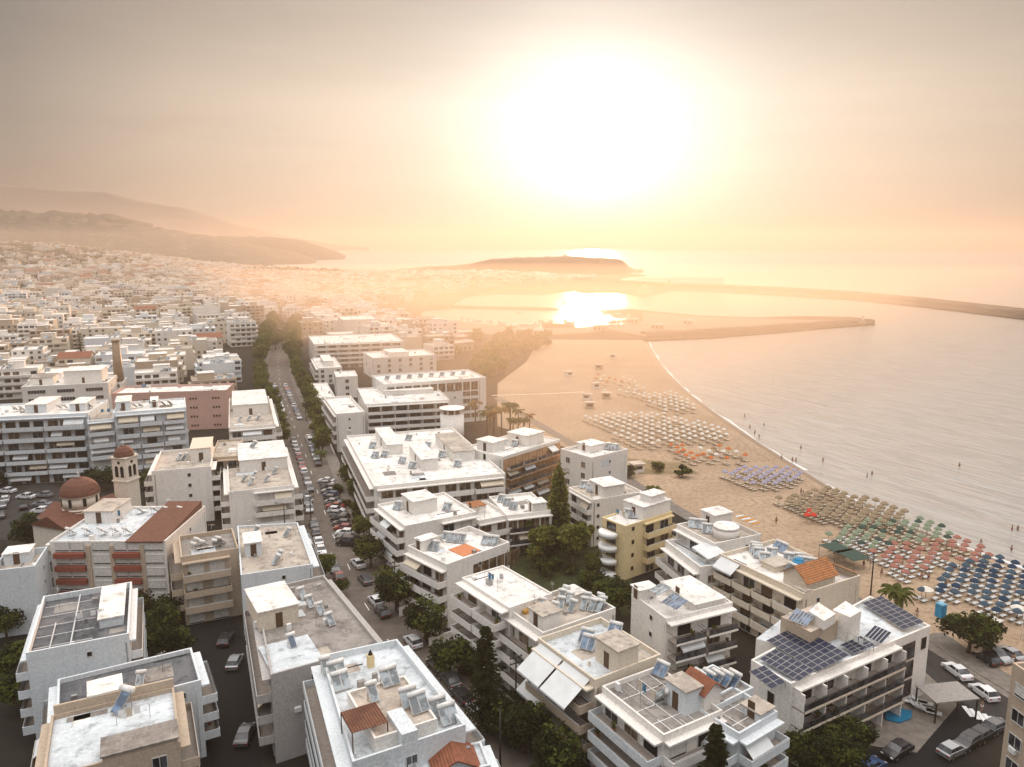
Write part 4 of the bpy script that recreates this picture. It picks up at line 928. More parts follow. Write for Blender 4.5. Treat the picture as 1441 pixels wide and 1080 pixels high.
b = building('r16', 'the brown gridded roof with the tiled stair house', 'block with brown roof split by white lines and a stair house with red tiles', (847,972), (934,1042), (1013,1004), 10, 4, wall='white', roof='grey', ph=.6, front=('balc', {'bay': 3, 'dep': 1.9, 'clut': .8, 'bm': WALLS['cool']}), right=('balc', {'dep': 1.4}), left='win',
  boxes=[(.52,.82,.56,.84,2.8,'beige','cool')])
o = roof_box(b, .52, .82, .85, 1.0, 0.1, 'white')
gable(b, .56, .86, .84, 1.14, .9, 2.4, M_tile, 'x', 'white')
q = MB(); w_, d_ = b.w, b.d
for x in (.25,.5,.75): q.box(w_*x, w_*x+.09, .3, d_-.3, b.z+.01, b.z+.05)
for y in (.2,.4,.6,.8): q.box(.3, w_-.3, d_*y, d_*y+.09, b.z+.052, b.z+.08)
q.build('roof_joint', M_white, b.root)
heater(b, .12, .86, R(-45), 2, 0); heater(b, .42, .5, R(-110), 2, 1, None, .9); antenna(b, .5, .15, 3)
b = building('r17', 'the grey roof behind the conifer', 'block with patchy grey roof and a row of blue collectors behind the dark conifer', (1000,1004), (1040,1040), (1094,1008), 9.5, 4, wall='cool', roof='grey', ph=.6, front=('balc', {}), right=('balc', {'dep': 1.6, 'clut': .8}), boxes=[(.55,.95,.6,.95,1.0,'beige')])
q = MB(); w_, d_ = b.w, b.d
for x in (.35,.7): q.box(w_*x, w_*x+.09, .3, d_-.3, b.z+.01, b.z+.05)
for y in (.3,.6): q.box(.3, w_-.3, d_*y, d_*y+.09, b.z+.052, b.z+.08)
q.build('roof_joint', M_white, b.root)
b = building('r17b', 'the narrow roof beside the tiled stair house', 'narrow brown roof strip with five leaning blue collectors and white tanks', (975,972), (1004,1000), (1060,972), 9.8, 4, wall='cool', roof='grey', ph=.4, front='blank', right=None)
for i in range(5): heater(b, .25 + .1 * i, .25 + .12 * i, R(-55), 2, 0)
# the solar hotel
b = building('r18', 'the hotel roofed with solar panels', 'long white hotel with dark solar panels covering its flat roof', (1041,939), (1113,966), (1309,884), 9.8, 4, D=(1224,842), wall='white', roof='cool', ph=.35, front=('blank', {'at': [.55], 'ww': 1.0, 'wh': 1.5}), right=('rail', {'b': .72, 'bay': 3.4, 'div': 3.4, 'ww': 2.5, 'dep': 1.7, 'clut': .5, 'awn': 0, 'bm': WALLS['cream']}), name='hotel', cat='hotel')
solar = b
prism_px(b, [(1069,897),(1150,925),(1222,868),(1120,850)][0:0] or [(1064,899),(1118,915),(1190,872),(1112,862)], 9.7, 0, 'rear_wing', WALLS['white'], roofm=ROOFS['cool'])
prism_px(b, [(1099,868),(1141,890),(1190,868),(1150,850)], 12.4, 9.8, 'penthouse', WALLS['tan'], roofm=ROOFS['beige'])
prism_px(b, [(1138,860),(1160,874),(1176,864),(1152,848)], 13.7, 12.403, 'stair_house', WALLS['white'], roofm=ROOFS['white'])
prism_px(b, [(1172,858),(1196,869),(1212,860),(1190,846)], 13.5, 9.8, 'lift_tower', WALLS['white'], roofm=ROOFS['white'])
pv('largest field of dark blue solar panels on the long white hotel', ((1078,904),(1150,949),(1181,924),(1101,880)), 10.1, 9, 5, .9)
pv('second field of dark blue solar panels along the left edge of the hotel', ((1068,930),(1124,962),(1142,950),(1086,917)), 10.1, 7, 3, .5)
pv('small corner field of solar panels at the left end of the hotel', ((1054,948),(1085,973),(1102,965),(1070,938)), 10.1, 4, 2, .4)
pv('long field of solar panels at the beach end of the hotel', ((1212,851),(1271,889),(1293,880),(1232,842)), 10.1, 9, 3, .7)
pv('small square field of four by three panels in the middle of the hotel roof', ((1182,910),(1202,923),(1222,911),(1202,897)), 10.1, 4, 3, .6)
pv('dark collector row on stands near the right edge of the hotel roof', ((1216,898),(1240,909),(1249,899),(1225,888)), 10.5, 5, 1, 1.0)
for i, (u, v) in enumerate(((1110,866),(1134,861))):
    pv(('left' if i == 0 else 'right') + ' blue collector row on the brown penthouse roof of the solar hotel', ((u-2,v+8),(u+24,v+19),(u+30,v+9),(u+5,v-2)), 12.45, 6, 1, 1.0, M_panel)
q = MB()
for i in range(6):  # restaurant glazing at the beach end
    pass
for k in range(3):
    add_win(b, 'right', b.d*.80, 1.2 + k*2.7, 4.4, 2.2, 'win', 'glass', 'b'); 
add_win(b, 'right', b.d*.955, 7.2, .9, 1.5, 'win', 'dark', 'b')
# bottom right tower with orange awnings
b = building('r19', 'the tall block at the bottom right edge', 'tall grey tan block with small orange awnings cut by the right edge', (1424,944), (1570,1045), (1600,1010), 17, 7, depth=10,  wall='tan', roof='grey', ph=.9, front=('win', {'bay': 2.6, 'ww': 1.5}), right=None, left=('balc', {'dep': 1.6, 'bay': 3, 'awn': 1, 'am': M_awno, 'canopy': False, 'b': .5}))
flush_later = True
# ---------------------------------------------------------------- the avenue and other streets
AV = [(404,455),(396,480),(391,510),(394,540),(414,600),(430,640),(446,690),(468,752),(489,794),(513,849),(545,900),(580,945),(640,1010),(720,1090)]
av = [P(u, v) for u, v in AV]
av = [av[0] + (av[0] - av[2]).normalized() * 15] + av
def strip(name, pts, half, z, m, shift=0.0, thick=0):
    q = MB(); L = off(pts, shift - half); Rr = off(pts, shift + half)
    for i in range(len(pts) - 1):
        a, b_, c, d = L[i], L[i+1], Rr[i+1], Rr[i]
        q.quad((a.x,a.y,z),(d.x,d.y,z),(c.x,c.y,z),(b_.x,b_.y,z))
        if thick:
            q.quad((a.x,a.y,z),(b_.x,b_.y,z),(b_.x,b_.y,z-thick),(a.x,a.y,z-thick)); q.quad((d.x,d.y,z),(d.x,d.y,z-thick),(c.x,c.y,z-thick),(c.x,c.y,z))
    return struct(q.build(name, m))
avd = dense(av, 12)
# off(+d) shifts to the viewer's left when walking away from the far end towards the camera is reversed
mav = plain('hazed_asphalt', (.15,.125,.105), .85, 0, .3, .5); strip('avenue', avd, 5.2, .03, mav)  # pale veil of haze put into the avenue's lighter base colour
strip('pavement', avd, 1.6, .14, mpav, -6.8, .14); strip('pavement', avd, 1.6, .14, mpav, 6.8, .14)
AVD = avd
def near_av(x, y, r):
    for q in avd:
        if abs(q.x - x) < r and abs(q.y - y) < r and (q.x - x) ** 2 + (q.y - y) ** 2 < r * r: return True
    return False
st2 = [P(215, 1400), P(325, 1080), P(322, 960), P(300, 880)]
st2.append(st2[-1] + (st2[-1] - st2[-2]).normalized() * 60)
mdk0 = plain('shaded_asphalt', (.014,.013,.013), .9); strip('side_street', dense(st2, 10), 3.4, .03, mdk0)  # shade between the blocks put into the near-black asphalt colour
flat('car_park', [P(-60,760), P(60,760), P(100,690), P(60,680), P(-60,684)], .02, mroad)
# lane markings on the avenue
q = MB()
for i in range(3, len(avd) - 1):
    a, b_ = avd[i], avd[i+1]; d = (b_ - a).normalized(); n_ = Vector((-d.y, d.x, 0)) * .07; m1 = a + d * 3.0
    q.quad((a - n_).xy[:] + (.036,), (m1 - n_).xy[:] + (.036,), (m1 + n_).xy[:] + (.036,), (a + n_).xy[:] + (.036,))
struct(q.build('lane_marking', M_white))
# beach road and crossing at the bottom right
br = [P(560, 575), P(700, 615), P(790, 645), P(905, 700), P(1000, 752), P(1110, 800), P(1225, 872), P(1302, 925), P(1360, 965), P(1441, 1015), P(1560, 1095)]
brs = [P(1262, 897), P(1302, 928), P(1350, 960), P(1400, 992), P(1441, 1018), P(1560, 1100)]
strip('beach_road', dense(brs, 5), 3.6, .03, mroad); strip('promenade', dense(brs, 5), 2.0, .14, mpav, 6.2 if False else -6.2, .12); 
promen = dense([P(700, 560), P(745, 590), P(830, 640)] + [P(905, 690), P(1000, 745), P(1110, 798), P(1240, 866), P(1330, 918), P(1441, 985)], 8)
strip('promenade', promen, 1.8, .05, mpav)
cs = [P(1215, 1110), P(1290, 1060), P(1350, 1018), P(1385, 1000)]
mdk = plain('shaded_side_asphalt', (.012,.012,.013), .9); strip('side_street', dense(cs, 5), 3.4, .026, mdk)  # shade over this side street put into its dark base colour
q = MB(); d1 = (P(1400, 1004) - P(1352, 996)); d1.z = 0
for i in range(6):
    a = P(1356 + i * 9.5, 994 + i * 3.6); dd = (P(1371 + i * 9, 1013 + i * 3) - a).normalized()*2.4; nn = Vector((-dd.y, dd.x, 0)).normalized() * .28
    q.quad((a-nn).xy[:]+(.036,), (a+dd-nn).xy[:]+(.036,), (a+dd+nn).xy[:]+(.036,), (a+nn).xy[:]+(.036,))
struct(q.build('zebra_crossing', M_white))
# garden earth between avenue and blocks
for pts, m in (([(455,655),(478,655),(610,905),(700,985),(690,1020),(560,900)], mearth), ([(700,690),(840,690),(905,860),(840,880),(720,800)], mgrass), ([(640,960),(760,1060),(760,1120),(700,1120)], mgrass),
               ([(880,645),(960,652),(985,668),(900,668)], plain('dry_grass', (.26,.20,.11), .95, 0, .4, .4))):
    flat('garden_ground', [P(*p_) for p_ in pts], .024, m)

# ---------------------------------------------------------------- town filling
TREE_SPOTS = []
r_ = random.Random(11)
tpoly = [P(-90,585), P(20,572), P(150,572), P(325,560), P(372,575), P(432,560), P(440,520), P(560,500), P(655,512), P(640,490), P(560,462), P(545,436), P(600,418), P(700,405), P(840,394), P(700,385), P(470,384)]
tpoly = [(q.x, q.y) for q in tpoly] + [(-.33 * 2400, 2350), (-.50 * 2600, 2600), (-.86 * 2400, 2400), (-.9 * 300, 300)]
cands = []
y = 215.0
ca, sa = math.cos(R(21)), math.sin(R(21))
for gy in range(-45, 180):
    for gx in range(-125, 70):
        near = gy * 22
        bx = gx * 18 + (gx // 4) * 6.5; by = gy * 15 + (gy // 3) * 7; bx += 13 * math.sin(by * .017) + 6 * math.sin(by * .043); by += 9 * math.sin(bx * .02)
        x = bx * ca - by * sa; y = bx * sa + by * ca
        if y < 200 or y > 2500 or not pip((x, y), tpoly): continue
        h0 = hgt(x, y); uv = proj((x, y, h0 + 8))
        if not (-45 < uv[0] < 900): continue
        if near_av(x, y, 21) or any(pip((x, y), f) or pip((x + 7, y), f) or pip((x - 7, y), f) or pip((x, y + 8), f) or pip((x, y - 8), f) for f in FOOT): continue
        dist = math.hypot(x, y)
        hill = h0 > 14
        if r_.random() < (.13 + .07 * (dist > 600) + .42 * (h0 > 25) + .25 * (h0 > 45)): TREE_SPOTS.append((x, y, h0, dist)); continue
        cands.append((dist, x, y, h0))
cands.sort()
LMARK = {'the brick chimney': P(170, 562), 'the pink building': P(240, 590), 'the second large hotel': P(500, 500), 'the upper avenue trees': P(395, 500),
         'the inner harbour beach': P(600, 440), 'the left picture edge': P(-20, 480), 'the hillside pines': Vector((-700, 1300, 0))}
lcount = {}
NEARN = 285
stuffB = MB()
TOWNM = [WALLS['white'], WALLS['cream'], WALLS['cool'], WALLS['tan'], ROOFS['white'], ROOFS['beige'], ROOFS['grey'], M_tile, M_glass, M_brownglass, M_shut]
def town_mesh(q, T, w_, d_, z, wi, ri, r, det, sep=None):
    """body with window insets, roof, parapet; det 0..2"""
    B = lambda *a, m=0: q.box(*a, m, T)
    B(0, w_, 0, d_, -3, z, m=wi)
    fl = max(2, round(z / 2.65)); fh = z / fl
    for f, L in (('front', w_), ('right', d_), ('left', d_)):
        mode = r.choice(['w', 'w', 'b', 'n', 'b']) if f == 'front' else r.choice(['w', 'n', 'n', 'b'])
        if mode == 'n': continue
        nn = max(1, int(L / (2.9 if det else 4.2)))
        for k in range(fl):
            if mode == 'b' and k and det:
                z0 = k * fh
                if f == 'front': B(.3, w_ - .3, -1.2, -.01, z0 - .15, z0 + .8, m=wi)
                elif f == 'right': B(w_ + .01, w_ + 1.2, .3, d_ - .3, z0 - .15, z0 + .8, m=wi)
                else: B(-1.2, -.01, .3, d_ - .3, z0 - .15, z0 + .8, m=wi)
            for i in range(nn):
                if r.random() < .12: continue
                s = (i + .5) * L / nn; hw = (.65 if mode == 'w' else min(1.1, L / nn / 2 - .3)); z0 = k * fh + (.9 if mode == 'w' else .8); z1 = k * fh + 2.15
                mm = r.choice([8, 8, 9, 9, 10])
                e = .03
                if f == 'front': pts = [(s-hw,-e,z0),(s+hw,-e,z0),(s+hw,-e,z1),(s-hw,-e,z1)]
                elif f == 'right': pts = [(w_+e,s-hw,z0),(w_+e,s+hw,z0),(w_+e,s+hw,z1),(w_+e,s-hw,z1)]
                else: pts = [(-e,s+hw,z0),(-e,s-hw,z0),(-e,s-hw,z1),(-e,s+hw,z1)]
                q.quad(*[tuple(T @ Vector(p_)) if T else p_ for p_ in pts], mm)
def town_roof(q, T, w_, d_, z, wi, ri, r, det):
    B = lambda *a, m=0: q.box(*a, m, T)
    if ri == 7:
        X = lambda p_: tuple(T @ Vector(p_)) if T else p_
        h = z + 2.2; e = .35
        q.quad(X((-e,-e,z)), X((w_+e,-e,z)), X((w_+e,d_/2,h)), X((-e,d_/2,h)), 7); q.quad(X((w_+e,d_+e,z)), X((-e,d_+e,z)), X((-e,d_/2,h)), X((w_+e,d_/2,h)), 7)
        q.tri(X((0,0,z)), X((0,d_/2,h-.1)), X((0,d_,z)), wi); q.tri(X((w_,0,z)), X((w_,d_,z)), X((w_,d_/2,h-.1)), wi); return
    B(.01, w_-.01, .01, d_-.01, z + .002, z + .05, m=ri)
    t = .25; h = z + r.uniform(.3, .9)
    B(-.02, w_+.02, -.03, t, z - .1, h, m=wi); B(-.02, w_+.02, d_-t, d_+.02, z-.1, h, m=wi); B(-.02, t, t+.01, d_-t-.01, z-.1, h-.01, m=wi); B(w_-t, w_+.02, t+.01, d_-t-.01, z-.1, h-.01, m=wi)
def town_top(q, T, w_, d_, z, wi, r):
    B = lambda *a, m=0: q.box(*a, m, T)
    x0 = r.uniform(.1, .5) * w_; y0 = r.uniform(.3, .55) * d_; x1 = x0 + r.uniform(.25, .45) * w_; y1 = y0 + r.uniform(.3, .42) * d_; hh = z + r.uniform(2.2, 3)
    B(x0, x1, y0, y1, z + .06, hh, m=wi); B(x0-.15, x1+.15, y0-.15, y1+.15, hh + .002, hh + .15, m=4)
NUMW = {2: 'two', 3: 'three', 4: 'four', 5: 'five', 6: 'six', 7: 'seven', 8: 'eight'}
lab_rows = []
for idx, (dist, x, y, h0) in enumerate(cands):
    old = dist > 1000
    w_ = r_.uniform(12, 20); d_ = r_.uniform(10, 15.5)
    z = r_.uniform(6, 10.5) if old or h0 > 12 else r_.choice([9, 12, 12.5, 15, 15.5, 18]) + r_.uniform(-.5, .5)
    if dist < 420: z = r_.choice([9, 12, 12.5, 14.5])
    z *= .82
    ang = 21 + 14 * math.sin(x * .004 + y * .003) * min(1, dist / 900) + r_.uniform(-3, 3)
    wi = r_.choice([0, 0, 0, 1, 1, 2, 3] if dist < 700 else [0, 0, 0, 1, 1, 1, 3, 3, 2]); ri = r_.choice([4, 4, 4, 4, 5, 5, 5, 6, 7 if (old or r_.random() < .25) and r_.random() < .5 else 4])
    det = 2 if idx < NEARN else (1 if dist < 1250 else 0)
    loc = Vector((x - w_/2 * math.cos(R(ang)), y - d_/2, h0))
    if idx < NEARN:
        t = thing('town_block', '', 'town block', loc, R(ang), 'town blocks filling the streets behind'); BX = t
        lm = min(LMARK, key=lambda k_: (LMARK[k_].x - x) ** 2 + (LMARK[k_].y - y) ** 2); dl = (LMARK[lm].x - x) ** 2 + (LMARK[lm].y - y) ** 2
        lab_rows.append((lm, dl, t, {0: 'white', 1: 'cream', 2: 'cool white', 3: 'tan', 7: 'brown'}[wi], NUMW[max(2, min(8, round(z / 2.65)))], {4: 'whitewashed roof', 5: 'beige flat roof', 6: 'grey flat roof', 7: 'tiled roof'}[ri]))
        q = MB(); town_mesh(q, None, w_, d_, z, wi, ri, r_, det); q.build('wall', TOWNM, t)
        q = MB(); town_roof(q, None, w_, d_, z, wi, ri, r_, det); q.build('roof', TOWNM, t)
        if ri != 7 and r_.random() < .8: q = MB(); town_top(q, None, w_, d_, z, wi, r_); q.build('stair_house', TOWNM, t)
        if ri != 7 and dist < 520 or r_.random() < .25 and ri != 7:
            for _ in range(r_.randint(1, 3)):
                o = thing('solar_water_heater', 'solar water heater on a flat roof of the town behind', 'solar heater', t.matrix_basis @ Vector((r_.uniform(.1,.9)*w_, r_.uniform(.05,.25)*d_, z+.05)), R(-20) + r_.uniform(-.6,.6), 'far solar water heaters on the town roofs')
                m = HP[(2, 1)]; o.location = t.location + Vector((math.cos(R(ang)), math.sin(R(ang)), 0)) * r_.uniform(.1,.9)*w_ + Vector((-math.sin(R(ang)), math.cos(R(ang)), 0)) * r_.uniform(.08,.25)*d_ + Vector((0,0,z+.06))
                place(m['frame'], 'frame', o); place(m['tank'], 'tank', o); place(m['panels'][0], 'collector_panel', o); place(m['panels'][1], 'collector_panel', o)
    else:
        T = Matrix.Translation(loc) @ Matrix.Rotation(R(ang), 4, 'Z')
        town_mesh(stuffB, T, w_, d_, z, wi, ri, r_, det); town_roof(stuffB, T, w_, d_, z, wi, ri, r_, det)
        if ri != 7 and r_.random() < .6: town_top(stuffB, T, w_, d_, z, wi, r_)
o = stuffB.build('distant_town', TOWNM); tag(o, 'hazy mass of small pale houses of the distant town and old quarter', 'town', kind='stuff')
rk = {}
for lm, dl, t, colr, num, rf in sorted(lab_rows, key=lambda a: (a[0], a[1])):
    i = rk.get(lm, 0); rk[lm] = i + 1
    t['label'] = '%s %s storey block with %s, %s closest to %s' % (colr, num, rf, ordn(i), lm)
print('town', len(cands))
# ---------------------------------------------------------------- trees
def crown_mesh(name, seed, n_leaf, rx, rz_, m, leaf=.32, clumps=14, z0=0.0, shape='round', m2=None):
    r = random.Random(seed); q = MB(); cl = []
    for i in range(clumps):
        while True:
            p = Vector((r.uniform(-1, 1), r.uniform(-1, 1), r.uniform(-1, 1)))
            if p.length < 1: break
        if shape == 'cone': k = 1 - (p.z + 1) / 2 * .88; p.x *= k; p.y *= k
        s = r.uniform(.28, .5) if shape != 'cone' else r.uniform(.14, .3)
        cl.append((Vector((p.x * rx * .72, p.y * rx * .72, z0 + rz_ + p.z * rz_ * .72)), s, r.random()))
    for i in range(n_leaf):
        c, s, mm = cl[i % clumps]
        d = Vector((r.gauss(0, 1), r.gauss(0, 1), r.gauss(0, 1))).normalized() * (r.random() ** .45)
        p = c + Vector((d.x * rx * s, d.y * rx * s, d.z * rz_ * s))
        a = Vector((r.gauss(0, 1), r.gauss(0, 1), r.gauss(0, .6))).normalized(); b_ = a.cross(Vector((r.gauss(0, 1), r.gauss(0, 1), r.gauss(0, 1)))).normalized()
        l = leaf * r.uniform(.6, 1.3)
        q.quad(p - a * l, p - b_ * l * .55, p + a * l, p + b_ * l * .55, 1 if mm > .7 else 0)
    return q.mesh(name, [m, m2 or m])
def trunk_mesh(h, r0, seed, limbs=4):
    r = random.Random(seed); q = MB(); q.tube((0, 0, 0), (.1, .05, h * .55), r0, r0 * .7, 8); q.tube((.1, .05, h * .55), (0, .1, h * 1.1), r0 * .7, r0 * .3, 8)
    for i in range(limbs):
        a = r.uniform(0, 6.28); z = h * r.uniform(.45, .8); q.tube((.05, .05, z), (math.cos(a) * h * .35, math.sin(a) * h * .35, z + h * .35), r0 * .4, r0 * .1, 6)
    return q.mesh('trunk', M_trunk)
TR = {
 'bushy': [(crown_mesh('crown', 1 + i, 2600, 3.0, 2.3, L_dark, .26, 22, 1.0, m2=L_mid), trunk_mesh(2.6, .22, i)) for i in range(3)],
 'green': [(crown_mesh('crown', 11 + i, 2600, 2.6, 2.3, L_mid, .26, 20, 1.6, m2=L_light), trunk_mesh(3.0, .2, 10 + i)) for i in range(3)],
 'light': [(crown_mesh('crown', 21 + i, 2200, 2.4, 2.3, L_light, .28, 20, 1.6, m2=L_mid), trunk_mesh(3.0, .2, 20 + i)) for i in range(2)],
 'shrub': [(crown_mesh('crown', 31 + i, 900, 1.5, 1.0, L_mid, .2, 12, .0, m2=L_dark), trunk_mesh(.8, .06, 30 + i)) for i in range(2)],
 'cypress': [(crown_mesh('crown', 41, 5200, 2.6, 7.5, L_light, .34, 90, .6, 'cone', m2=L_mid), trunk_mesh(8, .3, 41, 1))],
 'far': [(crown_mesh('crown', 51 + i, 420, 4.2, 3.4, L_dark, .75, 14, .6, m2=L_mid), trunk_mesh(3, .3, 51)) for i in range(3)],
 'farwarm': [(crown_mesh('crown', 61 + i, 420, 4.0, 3.2, L_light, .75, 14, .6, m2=L_warm), trunk_mesh(3, .3, 61)) for i in range(2)],
}
def conifer_mesh(seed, H, rad, m):
    r = random.Random(seed); q = MB(); z = H * .12
    while z < H * .98:
        k = 1 - z / H; L = rad * (k ** .8) + .15; nb = 9
        for i in range(nb):
            a = r.uniform(0, 6.28); l = L * r.uniform(.75, 1.1); tip = Vector((math.cos(a) * l, math.sin(a) * l, z - l * .18 + .1))
            side = Vector((-math.sin(a), math.cos(a), 0))
            for j in range(6):
                t = (j + 1) / 6; p = Vector((0, 0, z)).lerp(tip, t); w_ = .42 * (1.15 - t) * (1 if L > 1 else .6) + .12
                for s in (-1, 1):
                    e = p + side * s * w_ + Vector((math.cos(a), math.sin(a), 0)) * .25 + Vector((0, 0, r.uniform(-.14, .1))); q.quad(p, p + Vector((0, 0, .09)), e, e - Vector((0, 0, .12)) - side * s * .1)
                    q.quad(p, p + side * s * w_ * .7, e, p + Vector((math.cos(a), math.sin(a), 0)) * .2)
        z += H * .032
    return q.mesh('crown', m)
TR['conifer'] = [(conifer_mesh(5, 14, 3.0, L_dark), trunk_mesh(11, .25, 5, 0))]
TR['norfolk'] = [(conifer_mesh(6, 20, 3.6, L_dark), trunk_mesh(17, .3, 6, 0))]
def palm_meshes(seed, H, m):
    r = random.Random(seed); q = MB(); 
    for i in range(30):
        a = i * 2.4 + r.uniform(-.2, .2); up = r.uniform(-.25, 1.1); L = r.uniform(2.0, 2.7); prev = Vector((0, 0, H)); d = Vector((math.cos(a), math.sin(a), up)).normalized()
        side = Vector((-math.sin(a), math.cos(a), 0))
        for j in range(7):
            nx = prev + d * L / 7; d = (d + Vector((0, 0, -.24))).normalized(); w_ = .42 * (1 - abs(j - 2.5) / 5)
            for s in (-1, 1):
                q.quad(prev, nx, nx + side * s * w_ - Vector((0, 0, .22)), prev + side * s * w_ - Vector((0, 0, .22)))
            prev = nx
    c = q.mesh('fronds', m); q = MB(); z = 0
    for i in range(10): q.tube((0, 0, z), (.02 * i, 0, z + H / 10), .24 - .006 * i, .19 - .006 * i, 9); z += H / 10
    return c, q.mesh('trunk', M_trunk)
TR['palm'] = [palm_meshes(1, 6.5, L_mid), palm_meshes(2, 8, L_warm)]
TR['palmlow'] = [palm_meshes(3, 3.4, L_mid)]
TREEN = {'bushy': 'bushy_tree', 'green': 'bushy_tree', 'light': 'bushy_tree', 'shrub': 'shrub', 'cypress': 'cypress_tree', 'conifer': 'conifer_tree', 'norfolk': 'norfolk_pine', 'palm': 'palm_tree', 'palmlow': 'palm_tree', 'far': 'town_tree', 'farwarm': 'park_tree'}
rt = random.Random(77)
def tree(kind, u, v, s, label, group=None, z=0, sz=None, xy=None):
    p = P(u, v, z) if xy is None else Vector((xy[0], xy[1], z)); c, t_ = rt.choice(TR[kind])
    t = thing(TREEN[kind], label, 'tree' if kind != 'shrub' else 'shrub', (p.x, p.y, z), rt.uniform(0, 6.28), group)
    t.scale = (s, s, sz or s); place(c, 'fronds' if 'palm' in kind else 'crown', t); place(t_, 'trunk', t); return t
tree('cypress', 786, 768, 1.5, 'tall pointed green cypress rising between the ochre hotel and the white blocks', sz=1.2)
tree('light', 806, 800, 1.6, 'round green tree at the foot of the white block with the bare side')
tree('light', 765, 792, 1.35, 'loose green tree in the garden just left of the round green tree')
tree('light', 738, 775, 1.2, 'garden tree below the glass fronted white block'); tree('light', 820, 770, 1.0, 'small pale tree right of the cypress foot')
tree('green', 796, 752, .8, 'small leafy tree directly behind the cypress trunk')
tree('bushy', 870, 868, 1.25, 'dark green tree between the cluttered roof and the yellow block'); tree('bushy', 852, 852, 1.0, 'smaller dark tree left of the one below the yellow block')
tree('bushy', 522, 800, 1.25, 'big dark bush by the avenue beside the white awnings'); tree('green', 512, 762, .95, 'leafy avenue bush nearest the angled parked cars')
tree('shrub', 506, 742, 1.3, 'narrow shrub at the top of the roadside garden'); tree('bushy', 560, 862, 1.45, 'wide dark tree beside the avenue in front of the orange terrace block')
tree('bushy', 602, 905, 1.3, 'dark spreading tree at the lower walled garden of the avenue'); tree('bushy', 633, 952, 1.15, 'dark bush just below the white garden ramp')
tree('bushy', 669, 956, .95, 'rounded dark bush left of the avenue pine'); tree('conifer', 684, 1030, 1.05, 'tall loose pine standing on the avenue side bottom centre')
tree('bushy', 740, 1060, 1.2, 'dark tree at the bottom right of the avenue pine'); tree('bushy', 712, 1040, 1.0, 'low dark tree hidden beneath the avenue pine')
tree('bushy', 790, 1100, 1.2, 'dark tree crown at the bottom edge under the cream block')
tree('conifer', 1000, 1185, .98, 'dark conifer in front of the brown gridded roof block at the bottom edge')
tree('green', 457, 818, .95, 'feathery tree beside the grey roofed block on the left kerb'); tree('bushy', 480, 838, .6, 'small kerbside bush next to the parked silver cars')
tree('bushy', 40, 772, 1.3, 'dark tree at the near side of the church car park'); tree('bushy', 152, 690, 1.1, 'dark tree between the dome and the long balconied block'); tree('bushy', 204, 690, 1.1, 'dark tree right of the bell tower'); tree('bushy', 132, 684, .9, 'low tree behind the church dome')
tree('bushy', -5, 690, 1.0, 'dark tree at the left picture edge by the parking'); tree('norfolk', 118, 535, 1.15, 'tall dark tiered pine above the left hand roofs')
tree('bushy', 1362, 920, 1.5, 'large dark round tree on the sand beside the beach road', sz=1.15); tree('bushy', 1388, 912, 1.0, 'smaller crown leaning on the right side of the round beach tree')
tree('palmlow', 1260, 868, 1.3, 'short leafy palm behind the beach end of the solar hotel')
tree('shrub', 1185, 838, 1.6, 'low yellow green shrub behind the tiled canopy'); tree('palmlow', 919, 705, .9, 'low palm tuft behind the yellow block'); tree('shrub', 885, 672, 1.8, 'shrub beside the pinkish white block')
tree('shrub', 960, 672, 1.8, 'flat shrub on the sand above the yellow block'); tree('shrub', 925, 664, 1.5, 'flat shrub left of another on the upper sand')
for i, (u, v, s) in enumerate(((685,610,.95),(695,617,.9),(706,606,.8),(718,600,1.0),(722,612,.75),(737,612,.75),(729,596,.7),(745,604,.6),(669,596,.8),(690,590,.7))):
    tree('palm', u, v + 10, s * 1.45, 'palm tree on the promenade beside the big hotel, %s of the ten planted there' % ordn(i), 'promenade palms beside the big hotel')
for i, (u, v, s) in enumerate(((452,652,.6),(448,640,.55),(458,620,.5))):
    tree('palmlow', u, v, s * 1.5, 'low palm in the hotel forecourt by the avenue, %s from the near end' % ordn(i), 'forecourt palms')
for i, (u, v, s_, kd) in enumerate(((722,772,.9,'green'),(700,765,.8,'bushy'),(752,800,.8,'light'),(782,786,1.1,'green'),(835,812,.8,'green'),(842,832,.7,'bushy'),(815,782,.9,'green'),(745,770,.7,'light'),(768,812,.7,'bushy'),(710,790,.6,'bushy'))):
    tree(kd, u, v, s_, 'tree in the inner garden below the cypress, %s of the ten smaller ones' % ordn(i), 'trees of the inner garden')
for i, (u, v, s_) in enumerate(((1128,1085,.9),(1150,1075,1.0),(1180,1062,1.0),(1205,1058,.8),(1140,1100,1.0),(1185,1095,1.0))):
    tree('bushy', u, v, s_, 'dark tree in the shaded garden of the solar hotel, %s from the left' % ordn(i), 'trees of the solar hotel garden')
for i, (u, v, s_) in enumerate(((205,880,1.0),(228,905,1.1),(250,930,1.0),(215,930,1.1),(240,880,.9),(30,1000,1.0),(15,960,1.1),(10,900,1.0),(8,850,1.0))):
    tree('bushy', u, v, s_, 'dark courtyard tree between the left hand blocks, %s of nine' % ordn(i), 'dark courtyard trees at the left')
